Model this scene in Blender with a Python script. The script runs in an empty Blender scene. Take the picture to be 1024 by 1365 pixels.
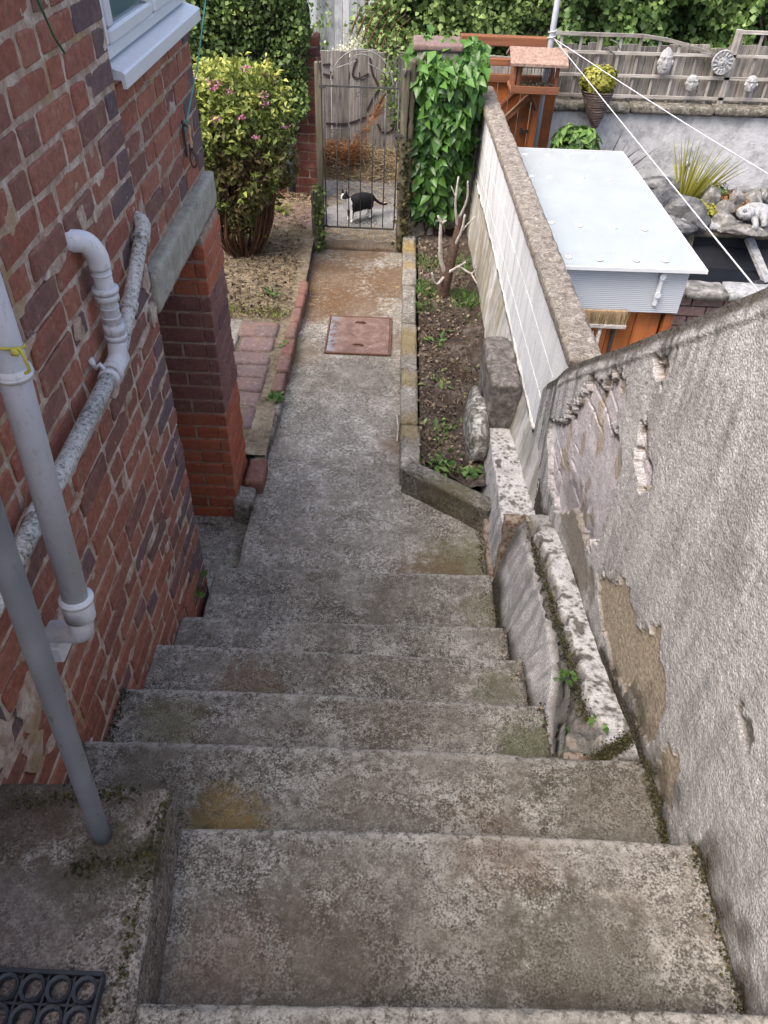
import bpy, bmesh, math, random
import numpy as np
from mathutils import Vector, Matrix, Euler
R = math.radians
rnd = random.Random(7)
rng = np.random.default_rng(7)
sc = bpy.context.scene
col = sc.collection

# ------------------------------------------------------------ camera
PITCH, ROLL = R(42.4), R(2.43)
CAM = Vector((0, 0, 2.74))
cam_d = bpy.data.cameras.new('camera')
cam_d.sensor_fit = 'VERTICAL'; cam_d.sensor_height = 36; cam_d.lens = 36*1012/1365
cam_d.clip_start = .02; cam_d.clip_end = 600
cam = bpy.data.objects.new('camera', cam_d); col.objects.link(cam)
F = Vector((0, math.cos(PITCH), -math.sin(PITCH)))
U0 = Vector((0, math.sin(PITCH), math.cos(PITCH))); R0 = Vector((1, 0, 0))
RV = R0*math.cos(ROLL)+U0*math.sin(ROLL); UV = -R0*math.sin(ROLL)+U0*math.cos(ROLL)
m = Matrix((RV, UV, -F)).transposed().to_4x4(); m.translation = CAM
cam.matrix_world = m
sc.camera = cam

# ------------------------------------------------------------ light
w = bpy.data.worlds.new('World'); sc.world = w; w.use_nodes = True
nt = w.node_tree; bg = nt.nodes['Background']
sky = nt.nodes.new('ShaderNodeTexSky'); sky.sky_type = 'NISHITA'; sky.sun_disc = False
SUN_EL, SUN_AZ = 58, 232          # azimuth the light comes from, clockwise from +Y
sky.sun_elevation = R(SUN_EL); sky.sun_rotation = R(SUN_AZ)
sky.air_density = .7; sky.dust_density = 5.5; sky.ozone_density = .8
nt.links.new(sky.outputs[0], bg.inputs[0]); bg.inputs[1].default_value = .15
sd = bpy.data.lights.new('sun', 'SUN'); sd.energy = .9; sd.angle = R(40); sd.color = (1, .96, .9)
so = bpy.data.objects.new('sun', sd); col.objects.link(so); so.location = (-3, -4, 9)
dv = Vector((math.sin(R(SUN_AZ))*math.cos(R(SUN_EL)), math.cos(R(SUN_AZ))*math.cos(R(SUN_EL)), math.sin(R(SUN_EL))))
so.rotation_euler = dv.to_track_quat('Z', 'Y').to_euler()
sc.view_settings.view_transform = 'Standard'; sc.view_settings.look = 'None'
sc.view_settings.gamma = 1; sc.view_settings.use_curve_mapping = False
sc.view_settings.exposure = 1.62
sc.render.engine = 'CYCLES'

# ------------------------------------------------------------ object helpers
WL = {}
def root(name, label, cat, loc=(0, 0, 0), group=None):
    o = bpy.data.objects.new(name, None); col.objects.link(o)
    o.empty_display_size = .1; o.location = loc; WL[o.name] = Vector(loc)
    o['label'] = label; o['category'] = cat
    if group: o['group'] = group
    return o
def tag(o, label=None, cat=None, group=None, kind=None):
    for k, v in (('label', label), ('category', cat), ('group', group), ('kind', kind)):
        if v: o[k] = v
    return o
def mesh_of(name, V, Fc, mat, smooth=False, uvattr=None):
    me = bpy.data.meshes.new(name)
    V = np.asarray(V, dtype=np.float64)
    if isinstance(Fc, np.ndarray):
        n, k = Fc.shape
        me.vertices.add(len(V)); me.vertices.foreach_set('co', V.astype(np.float32).ravel())
        me.loops.add(n*k); me.loops.foreach_set('vertex_index', Fc.astype(np.int32).ravel())
        me.polygons.add(n); me.polygons.foreach_set('loop_start', np.arange(0, n*k, k, dtype=np.int32))
        me.polygons.foreach_set('loop_total', np.full(n, k, dtype=np.int32))
        me.update(calc_edges=True)
    else:
        me.from_pydata([tuple(v) for v in V], [], Fc)
    if smooth: me.polygons.foreach_set('use_smooth', [True]*len(me.polygons))
    if uvattr:
        for k_, a in uvattr.items():
            at = me.attributes.new(k_, 'FLOAT', 'POINT'); at.data.foreach_set('value', np.asarray(a, dtype=np.float32))
    if mat: me.materials.append(mat)
    return me
def link(name, me, parent=None, loc=None, rot=None, scale=None):
    o = bpy.data.objects.new(name, me); col.objects.link(o)
    pw = WL[parent.name] if parent else Vector((0, 0, 0))
    wl = Vector(loc) if loc is not None else pw
    o.parent = parent; o.location = wl-pw; WL[o.name] = wl
    if rot is not None: o.rotation_euler = rot
    if scale is not None: o.scale = scale
    return o
def part(name, VF, mat, parent=None, loc=None, smooth=False, kind=None, attrs=None):
    V, Fc = VF[0], VF[1]
    V = np.asarray(V, dtype=float)
    pw = Vector(loc) if loc is not None else (WL[parent.name] if parent else Vector((0, 0, 0)))
    o = link(name, mesh_of(name, V-np.array(pw), Fc, mat, smooth, attrs), parent, pw)
    if kind: o['kind'] = kind
    return o
def join(*L):
    V = []; Fc = []; n = 0
    for v, f in L:
        V += [tuple(p) for p in v]; Fc += [tuple(i+n for i in q) for q in f]; n += len(v)
    return V, Fc
def box(x0, x1, y0, y1, z0, z1):
    V = [(x0,y0,z0),(x1,y0,z0),(x1,y1,z0),(x0,y1,z0),(x0,y0,z1),(x1,y0,z1),(x1,y1,z1),(x0,y1,z1)]
    return V, [(3,2,1,0),(4,5,6,7),(0,1,5,4),(1,2,6,5),(2,3,7,6),(3,0,4,7)]
def cbox(x0, x1, y0, y1, z0, z1, c=.003):
    """box with chamfered edges"""
    bm = bmesh.new(); V, Fc = box(x0, x1, y0, y1, z0, z1)
    vs = [bm.verts.new(v) for v in V]; [bm.faces.new([vs[i] for i in f]) for f in Fc]
    bmesh.ops.bevel(bm, geom=bm.edges[:], offset=c, segments=1, affect='EDGES')
    bm.verts.ensure_lookup_table()
    out = [tuple(v.co) for v in bm.verts], [tuple(v.index for v in f.verts) for f in bm.faces]
    bm.free(); return out
def xf(VF, M):
    return [tuple(M @ Vector(v)) for v in VF[0]], VF[1]
def bar(a, b, w, d, up=(0, 0, 1), c=0):
    """rectangular bar from a to b"""
    a = Vector(a); b = Vector(b); z = (b-a); L = z.length; z.normalize()
    u = Vector(up)
    if abs(u.dot(z)) > .95: u = Vector((1, 0, 0))
    x = u.cross(z).normalized(); y = z.cross(x)
    VF = cbox(-w/2, w/2, -d/2, d/2, 0, L, c) if c else box(-w/2, w/2, -d/2, d/2, 0, L)
    M = Matrix((x, y, z)).transposed().to_4x4(); M.translation = a
    return xf(VF, M)
def tube(P, r, n=10, cap=True):
    P = [Vector(p) for p in P]; m_ = len(P)
    if not hasattr(r, '__len__'): r = [r]*m_
    V = []; Fc = []; prev = None
    for i, p in enumerate(P):
        t = (P[min(i+1, m_-1)]-P[max(i-1, 0)]).normalized()
        if prev is None:
            a = Vector((0, 0, 1)) if abs(t.z) < .9 else Vector((1, 0, 0))
            x = a.cross(t).normalized()
        else:
            x = (prev-t*prev.dot(t)).normalized()
        prev = x; y = t.cross(x)
        for k in range(n):
            an = 2*math.pi*k/n; V.append(tuple(p+(x*math.cos(an)+y*math.sin(an))*r[i]))
    for i in range(m_-1):
        for k in range(n):
            a = i*n+k; b = i*n+(k+1) % n; Fc.append((a, b, b+n, a+n))
    if cap: Fc.append(tuple(range(n-1, -1, -1))); Fc.append(tuple(range((m_-1)*n, m_*n)))
    return V, Fc
def smoothpath(P, k=6):
    P = [Vector(p) for p in P]; out = []
    for i in range(len(P)-1):
        p0 = P[max(i-1, 0)]; p1 = P[i]; p2 = P[i+1]; p3 = P[min(i+2, len(P)-1)]
        for j in range(k):
            t = j/k
            out.append(.5*((2*p1)+(p2-p0)*t+(2*p0-5*p1+4*p2-p3)*t*t+(3*p1-p0-3*p2+p3)*t**3))
    out.append(P[-1]); return out
# numpy noise
def vn(P, seed=0):
    P = np.asarray(P, float); i = np.floor(P).astype(np.int64); f = P-i; f = f*f*(3-2*f)
    def h(a, b, c):
        n = (a*374761393+b*668265263+c*2147483647+seed*1274126177) & 0xffffffff
        n = ((n ^ (n >> 13))*1274126177) & 0xffffffff
        n = (n ^ (n >> 16)) & 0xffff
        return n/65535.
    r = 0
    for dx in (0, 1):
        for dy in (0, 1):
            for dz in (0, 1):
                wgt = (f[:, 0] if dx else 1-f[:, 0])*(f[:, 1] if dy else 1-f[:, 1])*(f[:, 2] if dz else 1-f[:, 2])
                r = r+wgt*h(i[:, 0]+dx, i[:, 1]+dy, i[:, 2]+dz)
    return r
def fbm(P, sc_=1., oct_=4, seed=0, gain=.5):
    P = np.asarray(P, float)*sc_; a = 1.; s = 0; t = 0
    for o in range(oct_):
        s = s+a*vn(P+o*17.3, seed+o); t += a; a *= gain; P = P*2.03
    return s/t
def sst(a, b, x): t = np.clip((x-a)/(b-a), 0, 1); return t*t*(3-2*t)
def grid(nu, nv, fn):
    u, v = np.meshgrid(np.linspace(0, 1, nu), np.linspace(0, 1, nv), indexing='ij')
    P = np.stack(fn(u.ravel(), v.ravel()), 1)
    idx = np.arange(nu*nv).reshape(nu, nv)
    Fq = np.stack([idx[:-1, :-1], idx[1:, :-1], idx[1:, 1:], idx[:-1, 1:]], -1).reshape(-1, 4)
    return P, Fq
def rbox(x0, x1, y0, y1, z0, z1, cell=.02, r=.01, amp=.003, nsc=20., seed=0, warp=None, sides='xXyYzZ'):
    """rounded subdivided box with noise displacement"""
    lo = np.array([x0, y0, z0]); hi = np.array([x1, y1, z1]); n = np.maximum(2, np.ceil((hi-lo)/cell).astype(int)+1)
    Vs = []; Fs = []; c = 0
    for ax in range(3):
        for s in (0, 1):
            if ('xyz'[ax] if s == 0 else 'XYZ'[ax]) not in sides: continue
            a, b = [k for k in range(3) if k != ax]
            g = np.stack(np.meshgrid(np.linspace(0, 1, n[a]), np.linspace(0, 1, n[b]), indexing='ij'), -1).reshape(-1, 2)
            P = np.zeros((len(g), 3)); P[:, a] = lo[a]+g[:, 0]*(hi[a]-lo[a]); P[:, b] = lo[b]+g[:, 1]*(hi[b]-lo[b]); P[:, ax] = hi[ax] if s else lo[ax]
            idx = np.arange(n[a]*n[b]).reshape(n[a], n[b])+c
            q = np.stack([idx[:-1, :-1], idx[1:, :-1], idx[1:, 1:], idx[:-1, 1:]], -1).reshape(-1, 4)
            flip = (s == 1) ^ (ax == 1)
            if not flip: q = q[:, ::-1]
            Vs.append(P); Fs.append(q); c += len(P)
    P = np.concatenate(Vs); Q = np.concatenate(Fs)
    key = np.round(P, 5); _, first, inv = np.unique(key, axis=0, return_index=True, return_inverse=True)
    inv = np.asarray(inv).ravel(); P = P[first]; Q = inv[Q]
    inner = np.clip(P, lo+r, hi-r); d = P-inner; L = np.linalg.norm(d, axis=1, keepdims=True)
    nrm = d/np.maximum(L, 1e-9); P = inner+nrm*np.minimum(L, r)
    P = P+nrm*((fbm(P, nsc, 4, seed)-.5)*2*amp)[:, None]
    # chips on edges
    edge = (np.abs(nrm) > .3).sum(1) >= 2
    chip = sst(.55, .75, fbm(P, nsc*.7, 3, seed+9))*edge
    P = P-nrm*(chip*amp*2.2)[:, None]
    if warp is not None: P = warp(P)
    return P, Q

# ------------------------------------------------------------ materials
class MT:
    def __init__(s, name, rough=.85, spec=.3):
        s.m = bpy.data.materials.new(name); s.m.use_nodes = True; s.t = s.m.node_tree
        s.b = s.t.nodes['Principled BSDF']; s.b.inputs['Roughness'].default_value = rough
        s.b.inputs['Specular IOR Level'].default_value = spec
        s.g = s.t.nodes.new('ShaderNodeNewGeometry'); s.pos = s.g.outputs['Position']
    def L(s, a, b): s.t.links.new(a, b)
    def put(s, sock, v):
        if hasattr(v, 'is_output'): s.L(v, sock)
        else: sock.default_value = v if not (isinstance(v, tuple) and len(v) == 3 and sock.type == 'RGBA') else (*v, 1)
    def vec(s, scale=(1, 1, 1), src=None):
        n = s.t.nodes.new('ShaderNodeMapping'); s.L(src or s.pos, n.inputs[0]); n.inputs['Scale'].default_value = scale
        return n.outputs[0]
    def objvec(s, scale=(1, 1, 1)):
        tc = s.t.nodes.new('ShaderNodeTexCoord'); return s.vec(scale, tc.outputs['Object'])
    def nz(s, scale, detail=4, rough=.6, dist=0, vec=None):
        n = s.t.nodes.new('ShaderNodeTexNoise'); n.inputs['Scale'].default_value = scale; n.inputs['Detail'].default_value = detail
        n.inputs['Roughness'].default_value = rough; n.inputs['Distortion'].default_value = dist
        s.L(vec or s.pos, n.inputs['Vector']); return n.outputs['Fac']
    def vo(s, scale, feature='F1', vec=None, out='Distance', rand=1):
        n = s.t.nodes.new('ShaderNodeTexVoronoi'); n.feature = feature; n.inputs['Scale'].default_value = scale
        n.inputs['Randomness'].default_value = rand
        s.L(vec or s.pos, n.inputs['Vector']); return n.outputs[out]
    def ramp(s, fac, stops, interp='LINEAR'):
        n = s.t.nodes.new('ShaderNodeValToRGB'); cr = n.color_ramp; cr.interpolation = interp
        while len(cr.elements) < len(stops): cr.elements.new(.5)
        for e, (p, c) in zip(cr.elements, stops):
            e.position = p; e.color = (c, c, c, 1) if not isinstance(c, tuple) else (*c, 1)
        s.L(fac, n.inputs[0]); return n.outputs[0]
    def mix(s, f, a, b, bt='MIX'):
        n = s.t.nodes.new('ShaderNodeMix'); n.data_type = 'RGBA'; n.blend_type = bt
        s.put(n.inputs[0], f); s.put(n.inputs[6], a); s.put(n.inputs[7], b); return n.outputs[2]
    def ma(s, op, a, b=0., clamp=False):
        n = s.t.nodes.new('ShaderNodeMath'); n.operation = op; n.use_clamp = clamp
        s.put(n.inputs[0], a); s.put(n.inputs[1], b); return n.outputs[0]
    def attr(s, name):
        n = s.t.nodes.new('ShaderNodeAttribute'); n.attribute_name = name; return n.outputs['Fac']
    def orand(s):
        return s.t.nodes.new('ShaderNodeObjectInfo').outputs['Random']
    def xyz(s, i, src=None):
        n = s.t.nodes.new('ShaderNodeSeparateXYZ'); s.L(src or s.pos, n.inputs[0]); return n.outputs[i]
    def spot(s, c, r, nscale=24, amt=.75):
        """soft blotch of a stain with a ragged outline"""
        n = s.t.nodes.new('ShaderNodeVectorMath'); n.operation = 'DISTANCE'; s.L(s.pos, n.inputs[0]); n.inputs[1].default_value = c
        d = s.ma('DIVIDE', n.outputs['Value'], r)
        d = s.ma('ADD', d, s.ma('MULTIPLY', s.ma('SUBTRACT', s.nz(nscale, 6, .7), .5), amt*3))
        return s.ramp(d, [(.55, 1.), (1., 0.)])
    def bump(s, h, strength=.5, dist=.01):
        n = s.t.nodes.new('ShaderNodeBump'); n.inputs['Strength'].default_value = strength; n.inputs['Distance'].default_value = dist
        s.L(h, n.inputs['Height'])
        if getattr(s, '_nb', None): s.L(s._nb, n.inputs['Normal'])
        s._nb = n.outputs[0]; s.L(s._nb, s.b.inputs['Normal'])
    def col(s, c): s.put(s.b.inputs['Base Color'], c); return s.m
def plain(name, c, rough=.6, spec=.4, var=.15, nscale=40, metal=0, bumpd=.0008):
    M = MT(name, rough, spec)
    f = M.nz(nscale, 5, .65)
    c2 = tuple(x*(1-var) for x in c); c3 = tuple(min(1, x*(1+var)) for x in c)
    M.b.inputs['Metallic'].default_value = metal
    if bumpd: M.bump(M.nz(nscale*3, 4), .4, bumpd)
    return M.col(M.ramp(f, [(.3, c2), (.7, c3)]))

def concrete(name, tone=1., spots=(), brown=.5, speck=1., warm=1., bumpd=.004, edge=False, crack=False):
    M = MT(name, .93, .2)
    fine = M.nz(190, 2, .7); med = M.nz(55, 5, .75); big = M.nz(4.3, 5, .62, .6); big2 = M.nz(2.2, 4, .6, .5)
    dark = (.050*tone, .044*tone*warm, .036*tone*warm); mid = (.118*tone, .108*tone*warm, .092*tone*warm); lt = (.33*tone, .318*tone*warm, .285*tone*warm)
    # lichen speckle thresholded by larger patches
    f = M.ma('ADD', M.ma('MULTIPLY', fine, .50), M.ma('MULTIPLY', med, .50))
    f = M.ma('ADD', f, M.ma('MULTIPLY', M.ma('SUBTRACT', big, .5), .26*speck)); f = M.ma('ADD', f, M.ma('MULTIPLY', M.ma('SUBTRACT', M.nz(14, 4, .65, 1.), .5), .16*speck))
    c = M.ramp(f, [(.40, dark), (.475, mid), (.525, tuple((a+b)/2 for a, b in zip(mid, lt))), (.60, lt)])
    # smoother worn areas and exposed aggregate
    wornm = M.ramp(M.ma('ADD', M.ma('MULTIPLY', M.nz(5.5, 5, .6, 1.5), .7), M.ma('MULTIPLY', M.nz(30, 4, .7), .3)), [(.47, 0.), (.56, .6)])
    c = M.mix(wornm, c, M.ramp(M.nz(24, 5, .65), [(.35, tuple(t*.8 for t in mid)), (.65, tuple(t*1.55 for t in mid))]))
    ag = M.ramp(M.vo(105), [(.16, 1.), (.24, 0.)])
    agc = M.ramp(M.vo(105, out='Color'), [(.2, (.07*tone, .055*tone, .04*tone)), (.5, (.22*tone, .19*tone, .15*tone)), (.8, (.40*tone, .39*tone, .37*tone))])
    c = M.mix(M.ma('MULTIPLY', ag, M.ramp(M.nz(6, 3), [(.42, 0.), (.6, .6)])), c, agc)
    if crack:
        wv = M.t.nodes.new('ShaderNodeVectorMath'); wv.operation = 'ADD'; M.L(M.pos, wv.inputs[0])
        ns = M.t.nodes.new('ShaderNodeTexNoise'); ns.inputs['Scale'].default_value = 7; ns.inputs['Detail'].default_value = 5; M.L(M.pos, ns.inputs['Vector'])
        sc_ = M.t.nodes.new('ShaderNodeVectorMath'); sc_.operation = 'SCALE'; sc_.inputs['Scale'].default_value = .22; M.L(ns.outputs['Color'], sc_.inputs[0]); M.L(sc_.outputs[0], wv.inputs[1])
        ck = M.ramp(M.vo(.85, 'DISTANCE_TO_EDGE', wv.outputs[0]), [(.0025, 1.), (.006, 0.)])
        c = M.mix(M.ma('MULTIPLY', ck, .3), c, (.035, .03, .024))
    # brown algae film
    bf = M.ramp(M.ma('ADD', M.ma('MULTIPLY', big2, .6), M.ma('MULTIPLY', M.nz(21, 6, .7), .4)), [(.48, 0.), (.60, 1.)])
    c = M.mix(M.ma('MULTIPLY', bf, brown), c, (.082, .062, .042))
    # black lichen dots
    vd = M.ramp(M.ma('ADD', M.vo(46), M.ma('MULTIPLY', M.nz(90, 3), .5)), [(.27, 1.), (.40, 0.)])
    c = M.mix(M.ma('MULTIPLY', vd, .45), c, (.032, .03, .028))
    # tiny pale stones
    vp = M.ramp(M.vo(60), [(.06, 1.), (.10, 0.)])
    c = M.mix(M.ma('MULTIPLY', vp, M.ramp(M.nz(9, 2), [(.5, 0.), (.6, .8)])), c, (.5, .48, .44))
    for ce, r_, cc, a in spots:
        k = M.ma('MULTIPLY', M.spot(ce, r_), M.ma('MULTIPLY', M.ramp(med, [(.36, .35), (.6, 1.)]), a))
        c = M.mix(k, c, cc)
    if edge: c = M.mix(M.ma('MULTIPLY', M.attr('worn'), M.ramp(med, [(.40, .05), (.55, .6)])), c, (.36, .345, .31))
    M.bump(M.ma('ADD', fine, M.ma('MULTIPLY', med, .8)), .75, bumpd)
    return M.col(c)
def rockmat0(name):
    M = MT(name, .93, .2); f = M.ma('ADD', M.ma('MULTIPLY', M.nz(14, 6, .7), .6), M.ma('MULTIPLY', M.nz(140, 3, .7), .4))
    M.bump(M.nz(140, 3, .7), .5, .002); return M.col(M.ramp(f, [(.36, (.19, .175, .135)), (.5, (.30, .28, .225)), (.62, (.40, .38, .32))]))
MOSS = (.09, .085, .02); OCHRE = (.2, .135, .035); BROWN = (.12, .065, .03); GREEN = (.055, .065, .018); DIRT = (.045, .034, .022)
m_step = concrete('weathered_concrete', 1.08, edge=True, spots= [
    ((-.37, .86, .85), .13, OCHRE, .85), ((-.30, .9, 1.02), .12, BROWN, .5), ((.50, 1.2, .68), .16, GREEN, .8), ((.42, 1.55, .51), .1, GREEN, .5),
    ((-.45, 1.5, .51), .14, BROWN, .6), ((-.62, 1.25, .68), .13, MOSS, .55), ((.3, .85, 1.0), .2, BROWN, .35), ((-.1, .5, 1.02), .2, (.085, .062, .045), .5),
    ((.45, 2.2, .17), .12, MOSS, .5), ((.45, .5, 1.02), .22, (.05, .045, .028), .7), ((.62, .95, .85), .2, (.06, .052, .03), .6), ((-.3, .52, 1.02), .13, (.13, .085, .06), .35), ((.15, .5, 1.02), .3, (.055, .045, .034), .35), ((-.6, .95, .85), .2, (.06, .05, .035), .5)], brown=.42)
m_path = concrete('path_concrete', 1.45, crack=True, spots= [
    ((.38, 2.62, 0), .26, MOSS, .75), ((.25, 2.5, 0), .24, BROWN, .6), ((-.58, 5.75, 0), .50, BROWN, 1.), ((.03, 5.75, 0), .36, BROWN, 1.), ((-.6, 5.25, 0), .30, BROWN, .95),
    ((-.3, 5.32, 0), .32, BROWN, .95), ((-.65, 4.6, 0), .22, (.14, .10, .06), .6), ((-.2, 4.35, 0), .3, (.07, .06, .05), .5), ((-.3, 6.3, 0), .3, BROWN, .95), ((.06, 4.8, 0), .16, BROWN, .5), ((.05, 3.6, 0), .14, BROWN, .5)], brown=.4)
m_plinth = concrete('plinth_concrete', 1.0, [((-.54, .61, 1.19), .1, (.035, .034, .015), .8), ((-.45, .64, 1.19), .06, (.035, .034, .015), .8), ((-.7, .45, 1.19), .2, (.13, .11, .10), .6), ((-.7, .72, 1.19), .12, (.06, .04, .025), .8)], brown=.9, speck=.5, warm=.93)
m_kerb = concrete('kerb_concrete', 1.15, [((.12, 4.58, .15), .22, (.19, .14, .04), .8), ((.12, 4.1, .15), .12, (.19, .14, .04), .7), ((.13, 3.6, .15), .16, (.2, .15, .05), .6), ((.12, 6.1, .15), .14, (.24, .17, .05), .9), ((.12,5.75,.15), .08, (.24, .17, .05), .7)], brown=.35)
m_coping = MT('coping_stone', .95, .2)
_f = m_coping.nz(26, 7, .75, 1.2); _g = m_coping.nz(160, 3, .7); _s = m_coping.ma('ADD', m_coping.ma('MULTIPLY', _f, .65), m_coping.ma('MULTIPLY', _g, .35))
m_coping.bump(_s, .9, .009)
m_coping = m_coping.col(m_coping.ramp(_s, [(.36, (.055, .045, .038)), (.46, (.14, .12, .10)), (.55, (.27, .24, .205)), (.68, (.48, .45, .40))]))
m_lintel = rockmat0('beige_lintel')
m_passage = concrete('passage_concrete', 1.3, [((-.72, 2.7, -.1), .1, MOSS, .5)], brown=.3)

def brickmat(name, stops, mort=.35, bumpd=.0035):
    M = MT(name, .9, .2)
    c = M.ramp(M.orand(), stops)
    c = M.mix(M.ramp(M.nz(45, 6, .7), [(.35, 0.), (.7, 1.)]), M.mix(.5, c, (.045, .02, .018)), c)
    c = M.mix(M.ramp(M.nz(7, 4, .6), [(.52, 0.), (.68, .4)]), c, (.30, .16, .11))
    c = M.mix(M.ma('MULTIPLY', M.ramp(M.nz(30, 6, .75), [(.56, 0.), (.66, 1.)]), mort), c, (.38, .30, .23)); c = M.mix(M.ramp(M.nz(3, 5, .65), [(.55, 0.), (.68, .35)]), c, (.12, .08, .065))
    c = M.mix(M.ramp(M.vo(130), [(.10, .6), (.17, 0.)]), c, (.04, .02, .018))
    M.bump(M.ma('ADD', M.nz(60, 5, .7), M.ma('MULTIPLY', M.nz(240, 2), .4)), .8, bumpd)
    return M.col(c)
m_brick = brickmat('red_brick', [(0, (.28, .105, .070)), (.2, (.38, .142, .09)), (.4, (.32, .118, .078)), (.55, (.43, .175, .112)), (.7, (.22, .105, .082)), (.85, (.36, .138, .092)), (1, (.175, .105, .092))], .45)
m_blue = brickmat('blue_brick', [(0, (.13, .10, .108)), (.5, (.18, .118, .118)), (1, (.23, .115, .10))], .25)
m_obrick = brickmat('orange_brick', [(0, (.40, .115, .058)), (.5, (.46, .14, .072)), (1, (.34, .098, .052))], .12, .001)
m_pbrick = brickmat('plum_brick', [(0, (.18, .085, .075)), (.5, (.24, .11, .09)), (1, (.15, .075, .07))], .3, .002)
m_lbrick = brickmat('lane_brick', [(0, (.17, .055, .04)), (.5, (.23, .08, .055)), (1, (.11, .045, .04))], .3, .003)
m_paver = brickmat('pink_paver', [(0, (.20, .15, .14)), (.5, (.25, .18, .165)), (1, (.18, .14, .13))], .7, .003)
m_edgeb = brickmat('edging_brick', [(0, (.20, .10, .08)), (.5, (.25, .14, .115)), (1, (.17, .115, .095))], .5, .003)
def mortar(name, a, b, c_):
    M = MT(name, .97, .1)
    f = M.nz(16, 6, .7, .5)
    c = M.ramp(f, [(.33, a), (.5, b), (.66, c_)])
    c = M.mix(M.ramp(M.nz(5, 3), [(.56, 0.), (.66, .6)]), c, (.33, .225, .09))
    c = M.mix(M.ramp(M.nz(120, 3, .7), [(.55, 0.), (.7, .45)]), c, (.06, .045, .04))
    M.bump(M.nz(90, 5, .75), .9, .006)
    return M.col(c)
m_mortar = mortar('lime_mortar', (.26, .18, .13), (.44, .335, .255), (.60, .53, .45))
m_mortar2 = mortar('pale_mortar', (.26, .17, .12), (.36, .27, .2), (.46, .40, .34))

def render_mat():
    """roughcast: attributes peel, sand, grime, streak, white are colour masks"""
    M = MT('roughcast_render', .95, .15)
    v = M.vo(230); n1 = M.nz(170, 3, .65); n2 = M.nz(9, 6, .7, .4); n3 = M.nz(3, 4)
    f = M.ma('ADD', M.ma('MULTIPLY', n1, .5), M.ma('MULTIPLY', M.ma('SUBTRACT', 1., v), .3))
    c = M.ramp(f, [(.26, (.29, .282, .278)), (.42, (.50, .49, .483)), (.58, (.68, .67, .66))])
    c = M.mix(M.ramp(M.ma('ADD', M.ma('MULTIPLY', n2, .6), M.ma('MULTIPLY', n3, .4)), [(.50, 0.), (.62, .38)]), c, (.17, .155, .145))
    st = M.nz(14, 6, .7, 0, M.vec((1, 1, .12)))
    c = M.mix(M.ma('MULTIPLY', M.ramp(st, [(.45, 0.), (.6, 1.)]), M.attr('streak')), c, (.11, .11, .105))
    pl = M.ramp(M.nz(20, 6, .75, .8), [(.3, (.36, .33, .335)), (.5, (.50, .47, .49)), (.7, (.60, .575, .60))])
    pl = M.mix(M.ramp(M.nz(33, 6, .8), [(.57, 0.), (.65, .6)]), pl, (.25, .175, .14))
    c = M.mix(M.attr('peel'), c, pl)
    sd_ = M.ramp(M.nz(70, 6, .8), [(.34, (.17, .14, .10)), (.48, (.33, .275, .20)), (.62, (.48, .42, .33))])
    c = M.mix(M.attr('sand'), c, sd_)
    gr = M.ramp(M.nz(50, 6, .75), [(.35, (.018, .015, .010)), (.55, (.045, .036, .022)), (.7, (.075, .068, .03))])
    c = M.mix(M.attr('grime_dark'), c, gr)
    wh = M.ramp(M.ma('ADD', M.ma('MULTIPLY', M.nz(60, 4, .8), .6), M.ma('MULTIPLY', M.vo(45), .4)), [(.32, (.05, .045, .038)), (.42, (.27, .26, .245)), (.58, (.50, .495, .48))])
    c = M.mix(M.attr('white'), c, wh)
    ph = M.ma('SUBTRACT', 1., M.ma('MULTIPLY', M.vo(150), 1.))
    c = M.mix(M.ma('MULTIPLY', M.ramp(ph, [(.25, 1.), (.5, 0.)]), .4), c, (.20, .19, .185))  # hollows between the pebbles darkened: crevice shade put into the colour
    M.bump(M.ma('ADD', ph, M.ma('MULTIPLY', n1, .35)), .55, .0035)
    return M.col(c)
m_render = render_mat()
m_broke = MT('old_brickwork', .95, .1)
_f = m_broke.nz(30, 6, .75, .5); m_broke.bump(m_broke.nz(50, 6, .8), 1., .012)
m_broke = m_broke.col(m_broke.ramp(_f, [(.3, (.06, .04, .03)), (.45, (.19, .13, .09)), (.55, (.34, .29, .24)), (.7, (.12, .10, .04))]))

M = MT('painted_block', .9, .2)
_st = M.nz(11, 6, .7, 0, M.vec((1, 1, .13))); _n = M.nz(130, 3, .7)
c = M.ramp(_n, [(.35, (.56, .57, .58)), (.65, (.74, .75, .76))])
yf = M.ramp(M.ma('SUBTRACT', M.ma('MULTIPLY', M.xyz(1), .2), .55), [(0, .0), (.7, 1.)])
c = M.mix(M.ma('MULTIPLY', M.ramp(_st, [(.46, .0), (.62, .8)]), M.ma('ADD', .25, M.ma('MULTIPLY', yf, .55))), c, (.24, .235, .225))
M.bump(_n, .6, .003); m_block = M.col(c)
M = MT('old_render', .95, .1)
_st = M.nz(12, 6, .7, 0, M.vec((1, 1, .12)))
c = M.ramp(_st, [(.30, (.20, .195, .18)), (.48, (.38, .37, .34)), (.62, (.56, .55, .53))])
c = M.mix(M.ma('MULTIPLY', M.ramp(M.nz(5, 5, .6, 0, M.vec((1, 1, .25))), [(.45, 0.), (.58, 1.)]), M.ramp(M.xyz(1), [(0, 0.), (1, .6)])), c, (.22, .185, .10))
M.bump(M.nz(60, 6, .7), .8, .006); m_oldr = M.col(c)
m_flake = plain('flaking_whitewash', (.46, .45, .42), .9, .2, .35, 50, bumpd=.008)
def rockmat(name, a, b, c_, s=14):
    M = MT(name, .85, .3); f = M.nz(s, 7, .7, .6)
    c = M.ramp(f, [(.32, a), (.5, b), (.66, c_)]); M.bump(M.nz(s*2, 7, .75), .9, .012); return M.col(c)
m_rockw = rockmat('lichened_rock', (.03, .028, .024), (.17, .16, .14), (.60, .59, .55), 22)
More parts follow.
